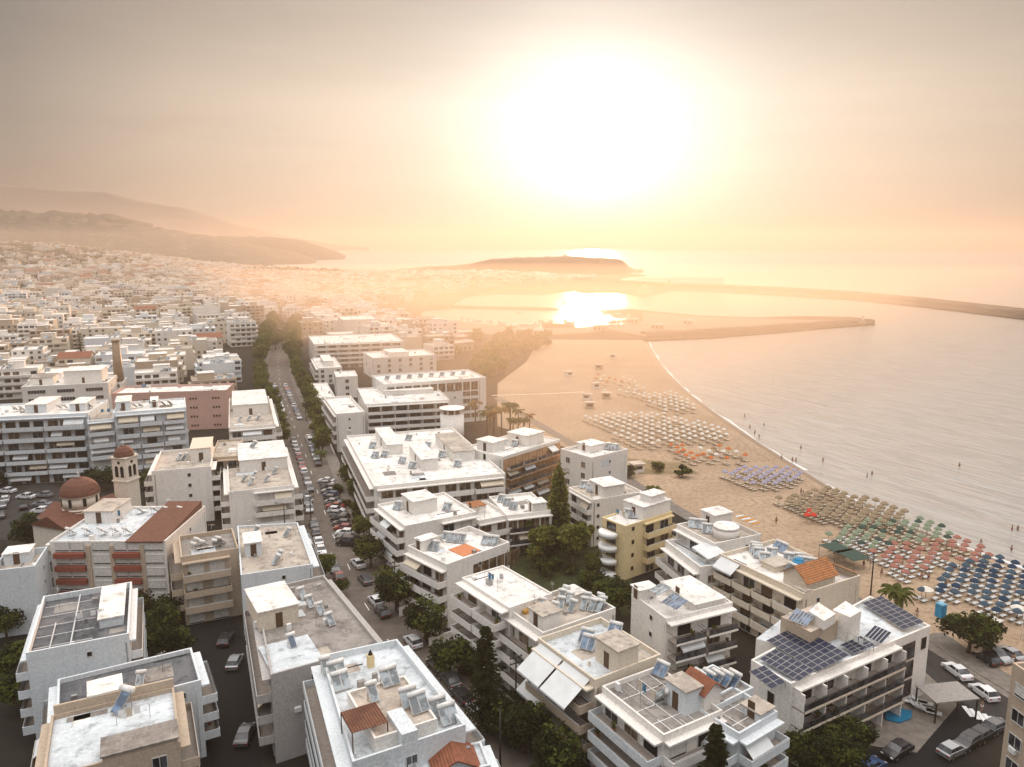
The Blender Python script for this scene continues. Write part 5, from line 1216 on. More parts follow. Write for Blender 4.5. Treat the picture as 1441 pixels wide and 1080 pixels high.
# avenue trees
k = 0
for i, q_ in enumerate(avd[4:]):
    uv = proj(q_)
    if not (455 < uv[1] < 628): continue
    d = (avd[min(len(avd)-1, i + 5)] - q_).normalized(); n_ = Vector((-d.y, d.x, 0))
    for s in (-1, 1):
        if uv[1] > 590 and s > 0 and uv[1] > 600 or uv[1] < 560 and rt.random() < .05: continue
        q2 = q_ + n_ * s * 8.2; side = 'left' if proj(q2)[0] < uv[0] else 'right'
        tree('green' if rt.random() < .8 else 'light', 0, 0, rt.uniform(1.15, 1.6) * (1.4 if uv[1] < 520 else 1.0), 'leafy street tree on the %s kerb of the avenue, %s along from its far end' % (side, ordn(k // 2)), 'street trees lining the upper avenue', 0, None, (q2.x, q2.y)); k += 1
for i, (u, v) in enumerate(((398,628),(396,616),(393,604),(390,592),(387,580),(384,568))):
    tree('green', u, v, rt.uniform(1.0, 1.3), 'leafy tree beside the terraced white block left of the avenue, %s from the near end' % ordn(i), 'trees by the terraced white block')
for i, (u, v) in enumerate(((430,560),(436,572),(440,590),(446,604),(452,628),(425,545),(448,618),(444,580),(455,640),(500,708),(495,690))):
    tree('green', u, v, rt.uniform(1.1, 1.5), 'tree between the avenue and the big hotel, %s from the top' % ordn(i), 'trees in front of the big hotel wing')
for i, (u, v) in enumerate(((388,492),(396,488),(404,486),(411,490),(383,482),(392,478),(401,476),(409,478),(386,470),(397,468),(407,468),(414,474))):
    tree('green', u, v, rt.uniform(1.2, 1.7), 'tree closing the far end of the avenue, %s of the dozen' % ordn(i), 'trees at the far end of the avenue')
# park behind the harbour beach
k = 0
def scatter(poly, n_, kind, s0, s1, lab, grp, seed):
    r = random.Random(seed); pg = [P(*p_) for p_ in poly]; xs = [p_.x for p_ in pg]; ys = [p_.y for p_ in pg]; out = []
    while len(out) < n_:
        x, y = r.uniform(min(xs), max(xs)), r.uniform(min(ys), max(ys))
        if pip((x, y), pg): out.append((x, y))
    out.sort(key=lambda a: proj((a[0], a[1], 0))[0])
    for i, (x, y) in enumerate(out): tree(kind, 0, 0, r.uniform(s0, s1), lab % ordn(i), grp, 0, None, (x, y))
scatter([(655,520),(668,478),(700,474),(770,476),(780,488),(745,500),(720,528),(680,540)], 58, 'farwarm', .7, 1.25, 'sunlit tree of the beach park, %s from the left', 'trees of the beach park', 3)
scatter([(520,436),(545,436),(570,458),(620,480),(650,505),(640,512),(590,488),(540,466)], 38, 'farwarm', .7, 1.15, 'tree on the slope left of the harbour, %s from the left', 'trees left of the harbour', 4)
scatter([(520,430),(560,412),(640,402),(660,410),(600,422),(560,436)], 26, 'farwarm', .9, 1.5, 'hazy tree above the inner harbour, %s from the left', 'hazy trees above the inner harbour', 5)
scatter([(700,770),(760,745),(840,770),(870,840),(840,880),(740,800)], 22, 'shrub', .6, 1.3, 'low garden shrub among the centre blocks, %s from the left', 'low shrubs of the inner garden', 8)
scatter([(470,690),(486,690),(600,880),(690,960),(690,985),(570,890)], 26, 'shrub', .5, 1.1, 'roadside shrub on the right of the avenue, %s from the left', 'roadside shrubs along the avenue', 9)
fr = 0
for (x, y, h0, dist) in TREE_SPOTS:
    if fr < 110:
        fr += 1; u_ = proj((x, y, h0)); tree('far', 0, 0, rt.uniform(.7, 1.2), '', 'trees among the town roofs', h0, None, (x, y))
town_trees = [o for o in bpy.data.objects if o.name.startswith('town_tree')]
for i, o in enumerate(sorted(town_trees, key=lambda o: o.location.y)): o['label'] = 'dark tree among the town roofs, %s counting from near to far' % ordn(i)
qq = MB(); rw = random.Random(9)
def leafball(q, x, y, z, s, n_, r):
    for i in range(n_):
        d = Vector((r.gauss(0,1), r.gauss(0,1), abs(r.gauss(0,1)))).normalized() * s * r.uniform(.5, 1); p = Vector((x, y, z)) + d; a = Vector((r.gauss(0,1), r.gauss(0,1), r.gauss(0,1))).normalized() * s * .35; b_ = Vector((r.gauss(0,1), r.gauss(0,1), r.gauss(0,1))).normalized() * s * .35
        q.quad(p - a, p - b_, p + a, p + b_, 0 if r.random() < .6 else 1)
for (x, y, h0, dist) in TREE_SPOTS[110:]:
    for _ in range(4): leafball(qq, x + rw.uniform(-9, 9), y + rw.uniform(-8, 8), h0 + 1, rw.uniform(3, 5), 22, rw)
for _ in range(700):   # wooded slope behind
    t_ = rw.uniform(-.92, -.36); y = rw.uniform(1200, 3000); h0 = hgt(y * t_, y)
    if h0 > 8 and rw.random() < h0 / 60: leafball(qq, y * t_, y, h0 + 1, rw.uniform(4, 7.5), 20, rw)
for _ in range(260):   # belt of pines along the far north shore
    u = rw.uniform(290, 480); leafb = P(u, 385 - (480 - u) * .02 + rw.uniform(-1.5, 1.5)); leafball(qq, leafb.x, leafb.y, 2, rw.uniform(6, 11), 16, rw)
tag(qq.build('distant_woodland', [L_dark, L_mid]), 'dark scrubby woodland on the slopes behind the town', 'woodland', kind='stuff')

# ---------------------------------------------------------------- cars
def paint(name, c, metal=.3):
    m, n, b = nt(name); b.inputs['Base Color'].default_value = (*c, 1); b.inputs['Metallic'].default_value = metal; b.inputs['Roughness'].default_value = .3; b.inputs['Coat Weight'].default_value = .5
    f = noise(n, pos(n), 6, 3); n.links.new(mixc(n, c, tuple(x * .82 for x in c), ramp(n, f, [(.4, (0,)*3), (.7, (1,)*3)])), b.inputs['Base Color']); return m
PAINT = {'white': paint('white_car_paint', (.72,.73,.74), .0), 'silver': paint('silver_car_paint', (.40,.42,.44), .6), 'grey': paint('grey_car_paint', (.13,.135,.14), .5), 'black': paint('black_car_paint', (.02,.02,.022), .3), 'red': paint('red_car_paint', (.28,.03,.025), .1), 'blue': paint('blue_car_paint', (.04,.09,.2), .3)}
M_head = plain('headlight_lens', (.6,.6,.6), .1); M_tail = plain('tail_light_lens', (.35,.02,.02), .2)
def car_meshes(style):
    if style == 'hatch': L, Hh = 3.9, 1.48; prof = [(-1.95,.35),(-1.93,.8),(-1.75,1.0),(-1.5,1.05),(1.0,.98),(1.75,.82),(1.93,.6),(1.95,.35)]; cab = [(-1.78,1.0),(-1.45,1.45),(.25,1.47),(.95,.97)]
    elif style == 'van': L, Hh = 4.9, 2.0; prof = [(-2.4,.35),(-2.42,1.1),(-2.4,1.2),(1.4,1.15),(2.2,1.0),(2.42,.75),(2.45,.35)]; cab = [(-2.38,1.18),(-2.3,1.98),(1.0,2.0),(1.7,1.12)]
    else: L, Hh = 4.4, 1.45; prof = [(-2.2,.35),(-2.2,.78),(-2.05,.95),(-1.4,1.0),(1.1,.97),(2.0,.8),(2.18,.6),(2.2,.35)]; cab = [(-1.65,.98),(-1.05,1.42),(.3,1.43),(1.05,.96)]
    hw = .86; q = MB()
    secs = [(-hw, 0), (-hw + .05, .03), (hw - .05, .03), (hw, 0)]
    def loft(pr, ys, m):
        i0 = len(q.v)
        for (y, ins) in ys:
            for (x, z) in pr: q.v.append((x * (1 - ins * .4), y, z if z < .5 else z + (0 if ins == 0 else .02)))
        n_ = len(pr)
        for s in range(len(ys) - 1):
            for k_ in range(n_ - 1):
                a = i0 + s * n_ + k_; q.f.append((a, a + n_, a + n_ + 1, a + 1)); q.m.append(m); q.sm.append(False)
            a = i0 + s * n_; q.f.append((a + n_ - 1, a + 2 * n_ - 1, a + n_, a)); q.m.append(m); q.sm.append(False)
        q.f.append(tuple(i0 + k_ for k_ in range(n_))); q.m.append(m); q.sm.append(False)
        b0 = i0 + (len(ys) - 1) * n_; q.f.append(tuple(b0 + k_ for k_ in range(n_ - 1, -1, -1))); q.m.append(m); q.sm.append(False)
    loft(prof, secs, 0)
    # roof shell
    (x0, z0), (x1, z1), (x2, z2), (x3, z3) = cab; t = .14
    q.box(x1 + .08, x2 - .05, -hw + t + .04, hw - t - .04, z1 - .03, z1 + .04)
    for s in (-1, 1):
        yb, yt = s * (hw - .02), s * (hw - t)
        for (xa, xb) in ((x0, x1), ((x1 + x2) / 2 - .25, (x1 + x2) / 2 - .25), (x3, x2)):
            q.quad((xa - .05, yb, z0), (xa + .07, yb, z0), (xb + .07, yt + s * .01, z1 + .01), (xb - .05, yt + s * .01, z1 + .01))
    body = q
    g = MB(); yb, yt = hw - .05, hw - t
    g.quad((x3, -yb, z3), (x3, yb, z3), (x2, yt, z2), (x2, -yt, z2)); ws = g; 
    g2 = MB(); g2.quad((x0, yb, z0), (x0, -yb, z0), (x1, -yt, z1), (x1, yt, z1))
    g3 = MB()
    for s in (-1, 1):
        a = [(x0, s*yb, z0), (x3, s*yb, z3), (x2, s*yt, z2), (x1, s*yt, z1)]
        if s > 0: a.reverse()
        g3.quad(*a)
    g3.quad((x1, -yt, z1), (x2, -yt, z2), (x2, yt, z2), (x1, yt, z1))
    wl = MB(); wl.cone((0, 0), .31, .31, -.1, .1, 16, 0, T=Matrix.Rotation(R(90), 4, 'X')); wl.cone((0, 0), .19, .19, -.11, .11, 12, 1, T=Matrix.Rotation(R(90), 4, 'X'))
    hl = MB(); hl.box(-.06, .06, -.16, .16, -.07, .07)
    return dict(body=body, wind=g.mesh('windscreen', M_glass), rear=g2.mesh('rear_window', M_glass), side=g3.mesh('side_window', M_glass), wheel=wl.mesh('wheel', [M_rubber, M_steel]), head=hl.mesh('headlight', M_head), tail=hl.mesh('tail_light', M_tail), L=L, prof=prof)
CM = {s: car_meshes(s) for s in ('hatch', 'sedan', 'van')}
CB = {}
def body_mesh(style, colr):
    if (style, colr) not in CB: CB[(style, colr)] = CM[style]['body'].mesh('body', PAINT[colr])
    return CB[(style, colr)]
SN = {'hatch': 'hatchback', 'sedan': 'saloon car', 'van': 'van'}
rc = random.Random(21)
def car(p, rz, style, colr, label, group=None, det=True):
    t = thing('parked_car', label, 'car' if style != 'van' else 'van', (p[0], p[1], .036), rz, group); c = CM[style]
    place(body_mesh(style, colr), 'body', t); place(c['side'], 'side_window', t); place(c['wind'], 'windscreen', t); place(c['rear'], 'rear_window', t)
    if det:
        for x in (-c['L'] * .31, c['L'] * .31):
            for y in (-.78, .78): place(c['wheel'], 'wheel', t, (x, y, .31))
        for y in (-.62, .62): place(c['head'], 'headlight', t, (c['L'] * .49, y, .66)); place(c['tail'], 'tail_light', t, (-c['L'] * .492, y, .75))
    return t
def hd(a, b_): d = b_ - a; return math.atan2(d.y, d.x)
def car_row(a, b_, n_, turn, where, group, det=True, skip=(), fro='near end', cols=('white','white','silver','silver','grey','grey','black','red','blue')):
    A, B_ = P(*a), P(*b_); base = hd(A, B_) + R(turn)
    for i in range(n_):
        if i in skip: continue
        p = A.lerp(B_, i / max(1, n_ - 1)); st = rc.choice(['hatch', 'hatch', 'sedan', 'sedan', 'van' if rc.random() < .3 else 'hatch']); co = rc.choice(cols)
        car(p, base + rc.uniform(-.05, .05) + (math.pi if rc.random() < .4 else 0), st, co, '%s %s, %s from the %s of the row %s' % (co, SN[st], ordn(i), fro, where), group, det)
car_row((436,690),(413,622), 11, 0, 'along the left kerb', 'cars parked along the left kerb of the avenue')
car_row((456,793),(430,700), 9, 0, 'under the left pavement blocks', 'cars parked lower on the left kerb', skip=(5,))
car_row((401,590),(386,545), 10, 0, 'on the upper left kerb', 'cars parked on the upper left kerb', False)
car_row((448,655),(434,618), 7, 0, 'on the right kerb before the forecourt', 'cars parked on the right kerb before the forecourt')
car_row((421,590),(402,545), 10, 0, 'on the upper right kerb', 'cars parked on the upper right kerb', False)
car_row((490,768),(459,680), 16, 62, 'of angled cars right of the avenue', 'cars parked at an angle right of the avenue')
car_row((478,818),(463,790), 3, 0, 'by the feathery tree', 'cars parked by the feathery tree')
AH = hd(P(580, 908), P(529, 852))
for u, v, st, co, lab in ((504,797,'sedan','white','white saloon standing alone by the big dark bush'), (514,820,'hatch','grey','dark jeep like hatchback with pale roof below the big dark bush'), (529,850,'hatch','white','white hatchback parked behind a dark car by the wide tree'), (538,866,'hatch','black','black hatchback half hidden below the white one'),
    (581,908,'hatch','white','white hatchback parked alone beside the corner of the bottom centre block'), (633,962,'sedan','grey','grey saloon in the shade of the lower avenue'), (615,943,'sedan','black','black saloon behind the grey one in shade'), (650,985,'hatch','black','black hatchback in deep shade beside the pine'),
    (672,1006,'hatch','silver','silver hatchback nearest the bottom of the avenue'), (433,706,'hatch','white','white hatchback driving on the avenue beside the white block')):
    car(P(u, v), AH, st, co, lab)
q_ = P(577, 866); car(q_, AH + .5, 'sedan', 'grey', 'grey car under a cover in the walled garden bay')
for i, (u, v, a, st, co) in enumerate(((10,694,170,'sedan','white'),(37,702,172,'sedan','white'),(62,700,175,'hatch','silver'),(59,713,178,'sedan','silver'),(57,722,178,'hatch','white'),(59,734,180,'hatch','white'),(4,714,120,'sedan','silver'),(8,706,120,'hatch','white'),(34,716,120,'hatch','black'),(2,728,120,'sedan','grey'))):
    car(P(u, v), R(a), st, co, '%s %s in the church car park, %s of ten listed from the far left' % (co, SN[st], ordn(i)), 'cars in the church car park')
car(P(331, 937), R(95), 'hatch', 'silver', 'silver hatchback alone in the dark side street on the left'); car(P(318, 905), R(95), 'hatch', 'black', 'black hatchback further up the dark side street'); car(P(345, 1040), R(95), 'sedan', 'grey', 'grey saloon low in the dark side street')
BH = hd(P(1385, 978), P(1345, 948))
car(P(1346, 950), BH, 'sedan', 'white', 'long white saloon on the beach road beside the solar hotel'); car(P(1384, 980), BH, 'hatch', 'white', 'white hatchback approaching the zebra crossing')
car_row((1340,1062),(1402,1028), 4, 0, 'beside the tall edge block', 'cars parked beside the tall edge block', cols=('white','grey','silver','black'))
car_row((1225,1085),(1262,1062), 2, 0, 'at the bottom of the side street', 'cars at the bottom of the side street', cols=('black','blue'))
car_row((1388,932),(1420,925), 3, 85, 'of vehicles behind the beach tree', 'vehicles behind the beach tree', cols=('grey','silver','black'))

# ---------------------------------------------------------------- beach furniture
def umb(colr, m, thatch=False, seed=0):
    q = MB(); n_ = 8 if not thatch else 12; r0 = .80 if not thatch else .9; r = random.Random(seed)
    rings = [(0.03, 2.55), (r0 * .5, 2.36), (r0, 2.02)]
    for a_, b_ in zip(rings[:-1], rings[1:]):
        for k in range(n_):
            t0, t1 = 2 * math.pi * k / n_, 2 * math.pi * (k + 1) / n_
            q.quad((a_[0]*math.cos(t0), a_[0]*math.sin(t0), a_[1]), (b_[0]*math.cos(t0), b_[0]*math.sin(t0), b_[1]), (b_[0]*math.cos(t1), b_[0]*math.sin(t1), b_[1]), (a_[0]*math.cos(t1), a_[0]*math.sin(t1), a_[1]))
    for k in range(n_):
        t0, t1 = 2 * math.pi * k / n_, 2 * math.pi * (k + 1) / n_; j = .16 if not thatch else r.uniform(.12, .3)
        q.quad((r0*math.cos(t0), r0*math.sin(t0), 2.02), (r0*math.cos(t0), r0*math.sin(t0), 2.02 - j), (r0*math.cos(t1), r0*math.sin(t1), 2.02 - j), (r0*math.cos(t1), r0*math.sin(t1), 2.02))
    return q, m
M_pl = M_wood
UM = {'blue': plain('blue_canvas', (.05,.09,.13), .8), 'navy': plain('dark_blue_canvas', (.015,.045,.09), .8), 'coral': plain('coral_canvas', (.37,.16,.12), .8), 'pale green': plain('pale_green_canvas', (.22,.27,.18), .8), 'dark green': plain('dark_green_canvas', (.04,.075,.06), .8),
      'straw': plain('straw_thatch', (.33,.25,.16), .95, 0, .45, 5), 'lilac': plain('lilac_canvas', (.36,.34,.46), .8), 'white': plain('white_canvas', (.74,.70,.62), .8), 'orange': plain('orange_canvas', (.60,.17,.05), .8), 'red': plain('red_canvas', (.6,.05,.03), .8)}
UMQ = {k_: umb(k_, m, k_ == 'straw') for k_, m in UM.items()}
UME = {k_: (v_[0].mesh('canopy', v_[1])) for k_, v_ in UMQ.items()}
pq = MB(); pq.cone((0, 0), .035, .035, 0, 2.5, 6); POLE = pq.mesh('pole', M_wood)
lq = MB()
lq.box(-.32, .32, -.95, .45, .28, .34); T_ = Matrix.Translation((0, .45, .31)) @ Matrix.Rotation(R(35), 4, 'X'); lq.box(-.32, .32, 0, .7, -.03, .03, 0, T_)
for x in (-.28, .26):
    for y in (-.85, .3): lq.box(x, x + .05, y, y + .05, 0, .28, 1)
LOUNGE = {'w': lq.mesh('sun_lounger', [M_awn, M_steel]), 'c': lq.mesh('sun_lounger', [M_awnc, M_wood]), 'b': lq.mesh('sun_lounger', [M_awnb, M_steel])}
shore_dir = (P(1240, 729) - P(1441, 805)).normalized(); sx = Vector((shore_dir.x, shore_dir.y, 0)); sy = Vector((-sx.y, sx.x, 0))
if (P(1100, 600) - P(1240, 729)).dot(sy) < 0: sy = -sy      # towards the sea
ru = random.Random(5)
ALLU = []
def field(name, poly, cols, dx, dy, lounge='w', rot=0.0, tall=1.0):
    pg = [P(*p_) for p_ in poly]; c0 = P(*poly[0]); a = sx * math.cos(rot) + sy * math.sin(rot); b_ = sy * math.cos(rot) - sx * math.sin(rot)
    rows = []
    for j in range(-60, 60):
        row = []
        for i in range(-70, 70):
            p = c0 + a * (i * dx + (j % 2) * dx * .5) + b_ * (j * dy)
            if pip(p, pg) and ru.random() > .07: row.append(p + Vector((ru.uniform(-.22, .22), ru.uniform(-.22, .22), 0)))
        if row: rows.append(row)
    rows.reverse()
    for j, row in enumerate(rows):
        row.sort(key=lambda p: proj(p)[0])
        for i, p in enumerate(row): ALLU.append((p, ru.choice(cols), name, i, j, lounge, tall))
field('blue', [(1296,846),(1330,806),(1385,793),(1441,806),(1560,850),(1560,960),(1441,888),(1360,862)], ['blue', 'blue', 'navy'], 2.55, 2.4, 'w')
field('coral', [(1228,790),(1262,776),(1350,766),(1402,795),(1385,802),(1320,806),(1290,822),(1250,815)], ['coral'], 2.6, 2.4)
field('green', [(1166,764),(1215,744),(1292,738),(1345,762),(1332,771),(1250,780),(1215,790),(1180,785)], ['pale green', 'dark green', 'pale green'], 2.5, 2.3)
field('straw', [(1096,712),(1165,694),(1292,733),(1250,744),(1195,752),(1150,736)], ['straw'], 2.6, 2.4, 'c')
field('lilac', [(1020,674),(1060,664),(1098,662),(1136,680),(1092,694),(1060,692)], ['lilac'], 2.6, 2.5)
field('white', [(824,594),(845,588),(930,587),(1030,612),(1020,626),(950,632),(890,634)], ['white'], 3.4, 3.5, 'c')
field('upper white', [(892,560),(950,557),(985,582),(938,587)], ['white'], 3.6, 3.8, 'c')
field('rust', [(935,632),(958,634),(990,652),(962,657)], ['orange'], 3.2, 3.0, 'c')
field('sandy', [(985,640),(1010,632),(1054,648),(1045,656),(990,656)], ['straw', 'white', 'orange'], 3.8, 3.6, 'c')
field('far red', [(820,546),(835,533),(885,534),(895,543)], ['orange', 'white'], 5, 6, 'c')
field('far pale', [(850,556),(905,546),(915,552),(880,560)], ['white'], 5, 6, 'c')
ALLU.sort(key=lambda a: a[0].length)
su = {k_: MB() for k_ in UM}; sL = MB()
def merge(dst, src, p, m=0, rz=0, sc_=1.0):
    i = len(dst.v); c, s = math.cos(rz), math.sin(rz)
    dst.v += [(p[0] + (x*c - y*s)*sc_, p[1] + (x*s + y*c)*sc_, p[2] + z*sc_) for x, y, z in src.v]; dst.f += [tuple(i + a for a in f) for f in src.f]; dst.m += [a + m for a in src.m]; dst.sm += src.sm
for idx, (p, colr, name, i, j, lg, tall) in enumerate(ALLU):
    rz = ru.uniform(0, 6.28)
    if idx < 295:
        t = thing('beach_umbrella', '%s beach umbrella, %s along the %s row from the sea in the %s block' % (colr, ordn(i), ordn(j), name), 'beach umbrella', (p.x, p.y, .02), rz, 'beach umbrellas of the %s block' % name)
        place(UME[colr], 'canopy', t); place(POLE, 'pole', t); t.rotation_euler = (ru.uniform(-.05,.05), ru.uniform(-.05,.05), rz)
    else:
        if 'sm' in su: pass
        merge(su[colr], UMQ[colr][0], (p.x, p.y, .02), 0, rz); merge(su[colr], pq, (p.x, p.y, .02), 1)
    for k_, e in enumerate((-.8, .8)):
        lp = p + sx * e * .75 - sy * .2; lz = math.atan2(sy.y, sy.x) + math.pi / 2 + ru.uniform(-.1, .1)
        if idx < 146: 
            t = place(LOUNGE[lg], 'sun_lounger', None, (lp.x, lp.y, .02), lz); tag(t, '%s lounger under umbrella %s of row %s, %s block' % ('left' if k_ == 0 else 'right', ordn(i), ordn(j), name), 'sun lounger', 'sun loungers in the %s block' % name)
        else: merge(sL, lq, (lp.x, lp.y, .02), 0, lz)
print('umbrellas', len(ALLU))
for k_, q in su.items():
    if q.v: tag(q.build('distant_umbrellas', [UM[k_], M_wood]), 'mass of %s umbrellas in the far beach blocks' % k_, 'umbrellas', kind='stuff')
tag(sL.build('distant_loungers', [M_awnc, M_wood]), 'mass of pale sun loungers under the far umbrellas', 'loungers', kind='stuff')
for i, (u, v) in enumerate(((1135,737),(1139,731),(1144,737))):
    p = P(u, v); t = thing('beach_umbrella', ('red umbrella of the small cluster inland of the straw block, %s from left' % ordn(i)), 'beach umbrella', (p.x, p.y, .02), 0, 'small cluster of red umbrellas'); place(UME['red'], 'canopy', t); place(POLE, 'pole', t)
for u, v, lab in ((1302,845,'single white umbrella on empty sand behind the palm'), (1431,872,'white umbrella beside the blue block near the flags'), (1396,890,'pale umbrella right above the round beach tree')):
    p = P(u, v); t = thing('beach_umbrella', lab, 'beach umbrella', (p.x, p.y, .02), 0); t.scale = (1.5,1.5,1); place(UME['white'], 'canopy', t); place(POLE, 'pole', t)
for i, (a, b_) in enumerate((((1152,767),(1178,779)), ((1174,776),(1202,790)))):
    A, B_ = P(*a, 2.4), P(*b_, 2.4); d = (B_ - A); t = thing('shade_sail', ('upper' if i == 0 else 'lower') + ' dark square shade canopy beside the green umbrellas', 'shade canopy', (A.x, A.y, 0), math.atan2(d.y, d.x))
    q = MB(); q.box(0, d.length, 0, 4.2, 2.35, 2.42); q.build('canopy', UM['dark green'], t)
    for x in (.1, d.length - .1):
        for y in (.1, 4.1): q = MB(); q.tube((x, y, 0), (x, y, 2.35), .05, n=6); q.build('post', M_wood, t)
p = P(1323, 868); t = thing('portable_toilet', 'bright blue portable toilet cabin standing on the sand behind the solar hotel', 'toilet cabin', (p.x, p.y, .02), R(20))
q = MB(); q.box(-.6,.6,-.6,.6,0,2.2); q.build('cabin', M_blue, t); q = MB(); q.box(-.66,.66,-.66,.66,2.2,2.3); q.box(-.5,.5,-.5,.5,2.3,2.4); q.build('roof', plain('pale_blue_plastic', (.2,.45,.6), .5), t); q = MB(); q.box(-.4,.4,-.66,-.61,.1,2.0); q.build('door', plain('deep_blue_plastic', (.02,.2,.38), .5), t)
# kiosks and huts of the upper beach
for i, (u, v, c_) in enumerate(((853,561,'tan'),(830,575,'tan'),(826,563,'white'),(838,547,'white'),(896,664,'white'),(843,520,'tan'),(800,530,'white'),(862,505,'white'))):
    p = P(u, v); t = thing('beach_kiosk', '%s beach kiosk with flat roof, %s of the eight on the upper sand' % ({'tan':'brown','white':'pale'}[c_], ordn(i)), 'kiosk', (p.x, p.y, .02), rt.uniform(-.5,.5), 'small kiosks on the upper beach')
    q = MB(); q.box(-1.6,1.6,-1.3,1.3,0,2.4); q.build('wall', WALLS[c_], t); q = MB(); q.box(-2,2,-1.7,1.7,2.4,2.55); q.build('roof', ROOFS['beige'], t); q = MB(); q.box(-1,1,-1.36,-1.31,1.0,1.9); q.build('hatch', M_dark, t)
bw = [P(692,557), P(760,555), P(822,552)]; strip('boardwalk', bw, .7, .1, M_awnc, 0, .06)

# ---------------------------------------------------------------- people
def person_mesh(pose, seed):
    bmn = bmesh.new(); sk = None
    V = [(0,0,.95),(0,0,1.15),(0,.01,1.38),(0,.02,1.5),(0,.0,1.66),(-.1,0,.92),(-.12,.03 if pose == 0 else .18,.5),(-.13,0 if pose == 0 else .1,.06),(.1,0,.92),(.12,.02 if pose == 0 else -.16,.5),(.13,0 if pose == 0 else -.25,.08),
         (-.19,.01,1.4),(-.25,.04,1.13),(-.24,-.06 if pose == 0 else -.2,.88),(.19,.01,1.4),(.26,.03,1.13),(.25,-.08 if pose == 0 else .15,.88),(-.13,-.16,.02),(.13,-.16 if pose == 0 else -.42,.03)]
    E = [(0,1),(1,2),(2,3),(3,4),(0,5),(5,6),(6,7),(0,8),(8,9),(9,10),(2,11),(11,12),(12,13),(2,14),(14,15),(15,16),(7,17),(10,18)]
    Rr = [.13,.12,.15,.06,.11,.1,.07,.045,.1,.07,.045,.06,.045,.03,.06,.045,.03,.035,.035]
    me = bpy.data.meshes.new('body'); me.from_pydata(V, E, []); o = bpy.data.objects.new('tmp', me); COL.objects.link(o)
    m = o.modifiers.new('s', 'SKIN'); me.skin_vertices.data if hasattr(me.skin_vertices, 'data') else None
    if not me.skin_vertices: 
        bmn.from_mesh(me); bmn.verts.layers.skin.verify(); bmn.to_mesh(me)
    for i, r in enumerate(Rr): me.skin_vertices[0].data[i].radius = (r, r)
    me.skin_vertices[0].data[0].use_root = True
    o.modifiers.new('ss', 'SUBSURF').levels = 1
    dg = bpy.context.evaluated_depsgraph_get(); ev = o.evaluated_get(dg); out = bpy.data.meshes.new_from_object(ev); bpy.data.objects.remove(o); bmn.free()
    out.name = 'body'; out.materials.clear(); out.materials.append(M_skin); return out
PM = [person_mesh(0, 1), person_mesh(1, 2)]
hq = MB(); hq.lathe((0, .01), [(.1,1.64),(.118,1.7),(.11,1.76),(.07,1.8),(.01,1.815)], 12); HAIR = hq.mesh('hair', plain('dark_hair', (.03,.02,.015), .7))
CL = {c: plain(c + '_swimwear', v) for c, v in (('red', (.4,.04,.03)), ('navy', (.02,.03,.1)), ('black', (.02,.02,.02)), ('white', (.7,.7,.7)))}
cq = MB(); cq.lathe((0,0), [(.17,.78),(.185,.85),(.17,1.0)], 14); SHORT = {c: cq.mesh('shorts', m) for c, m in CL.items()}
seap = [(1048,587),(1127,632),(1158,650),(1227,669),(1350,657),(1424,747),(1432,747),(1380,767),(1423,776),(1088,537),(1075,600),(1100,645),(1120,650),(1220,672)]
sandp = [(1062,613),(1068,619),(1115,652),(1130,700),(1127,697),(1092,738),(1240,812),(1270,795),(1381,1002),(1330,830),(1425,935),(1055,605),(1290,870),(1215,800),(1306,818),(1296,816)]
for i, (u, v) in enumerate(seap + sandp):
    wet = i < len(seap); z = -1.55 if wet else .03; p = P(u, v, z + .5 if wet else z); c = rt.choice(list(CL)); k = rt.randint(0, 1)
    t = thing('person', ('bather in %s swimwear standing waist deep, %s of those in the sea' if wet else 'person in %s shorts on foot, %s of the people ashore') % (c, ordn(i if wet else i - len(seap))), 'person', (p.x, p.y, z), rt.uniform(0, 6.28), 'bathers in the sea' if wet else 'people on the beach and road')
    place(PM[k], 'body', t); place(HAIR, 'hair', t); place(SHORT[c], 'shorts', t)

# ---------------------------------------------------------------- harbour, breakwaters, fortress
def rockline(name, px, half, h, m, seed, lab=None):
    pts = dense([P(u, v) for u, v in px], 9); r = random.Random(seed); q = MB(); L1 = off(pts, -half); R1 = off(pts, half)
    prof = [(0, -1.4), (.12, h * .5), (.25, h), (.75, h), (.88, h * .5), (1, -1.4)]
    for i, (a, b_) in enumerate(zip(L1, R1)):
        for t, z in prof: p = a.lerp(b_, t); q.v.append((p.x + r.uniform(-.9, .9), p.y + r.uniform(-.9, .9), z + r.uniform(-.35, .35) * (z > 0)))
    n_ = len(prof)
    for i in range(len(pts) - 1):
        for k in range(n_ - 1): a = i * n_ + k; q.f.append((a, a + 1, a + n_ + 1, a + n_)); q.m.append(0); q.sm.append(False)
    return struct(q.build(name, m))
rockline('breakwater', [(870,397),(905,401),(945,403.5),(1000,405),(1100,409),(1200,416.5),(1300,426),(1441,442),(1560,458)], 5.5, 3.2, mrock, 1)
rockline('harbour_mole', [(905,472),(960,470),(1040,465),(1120,459.5),(1222,453)], 4.5, 2.6, mrock, 2)
rockline('inner_pier', [(598,432),(640,431.5),(700,433),(780,434.8)], 3.2, 1.0, mrock, 3)
flat('harbour_quay', [P(u, v) for u, v in ((845,462),(905,474),(1000,466),(1100,458),(1180,452),(1060,449),(980,446),(905,441),(905,452),(880,458))], .4, mpav)
flat('harbour_quay', [P(u, v) for u, v in ((600,452),(660,470),(740,474),(845,468),(845,460),(770,463),(735,464.5),(700,459),(640,453))], .3, mpav)
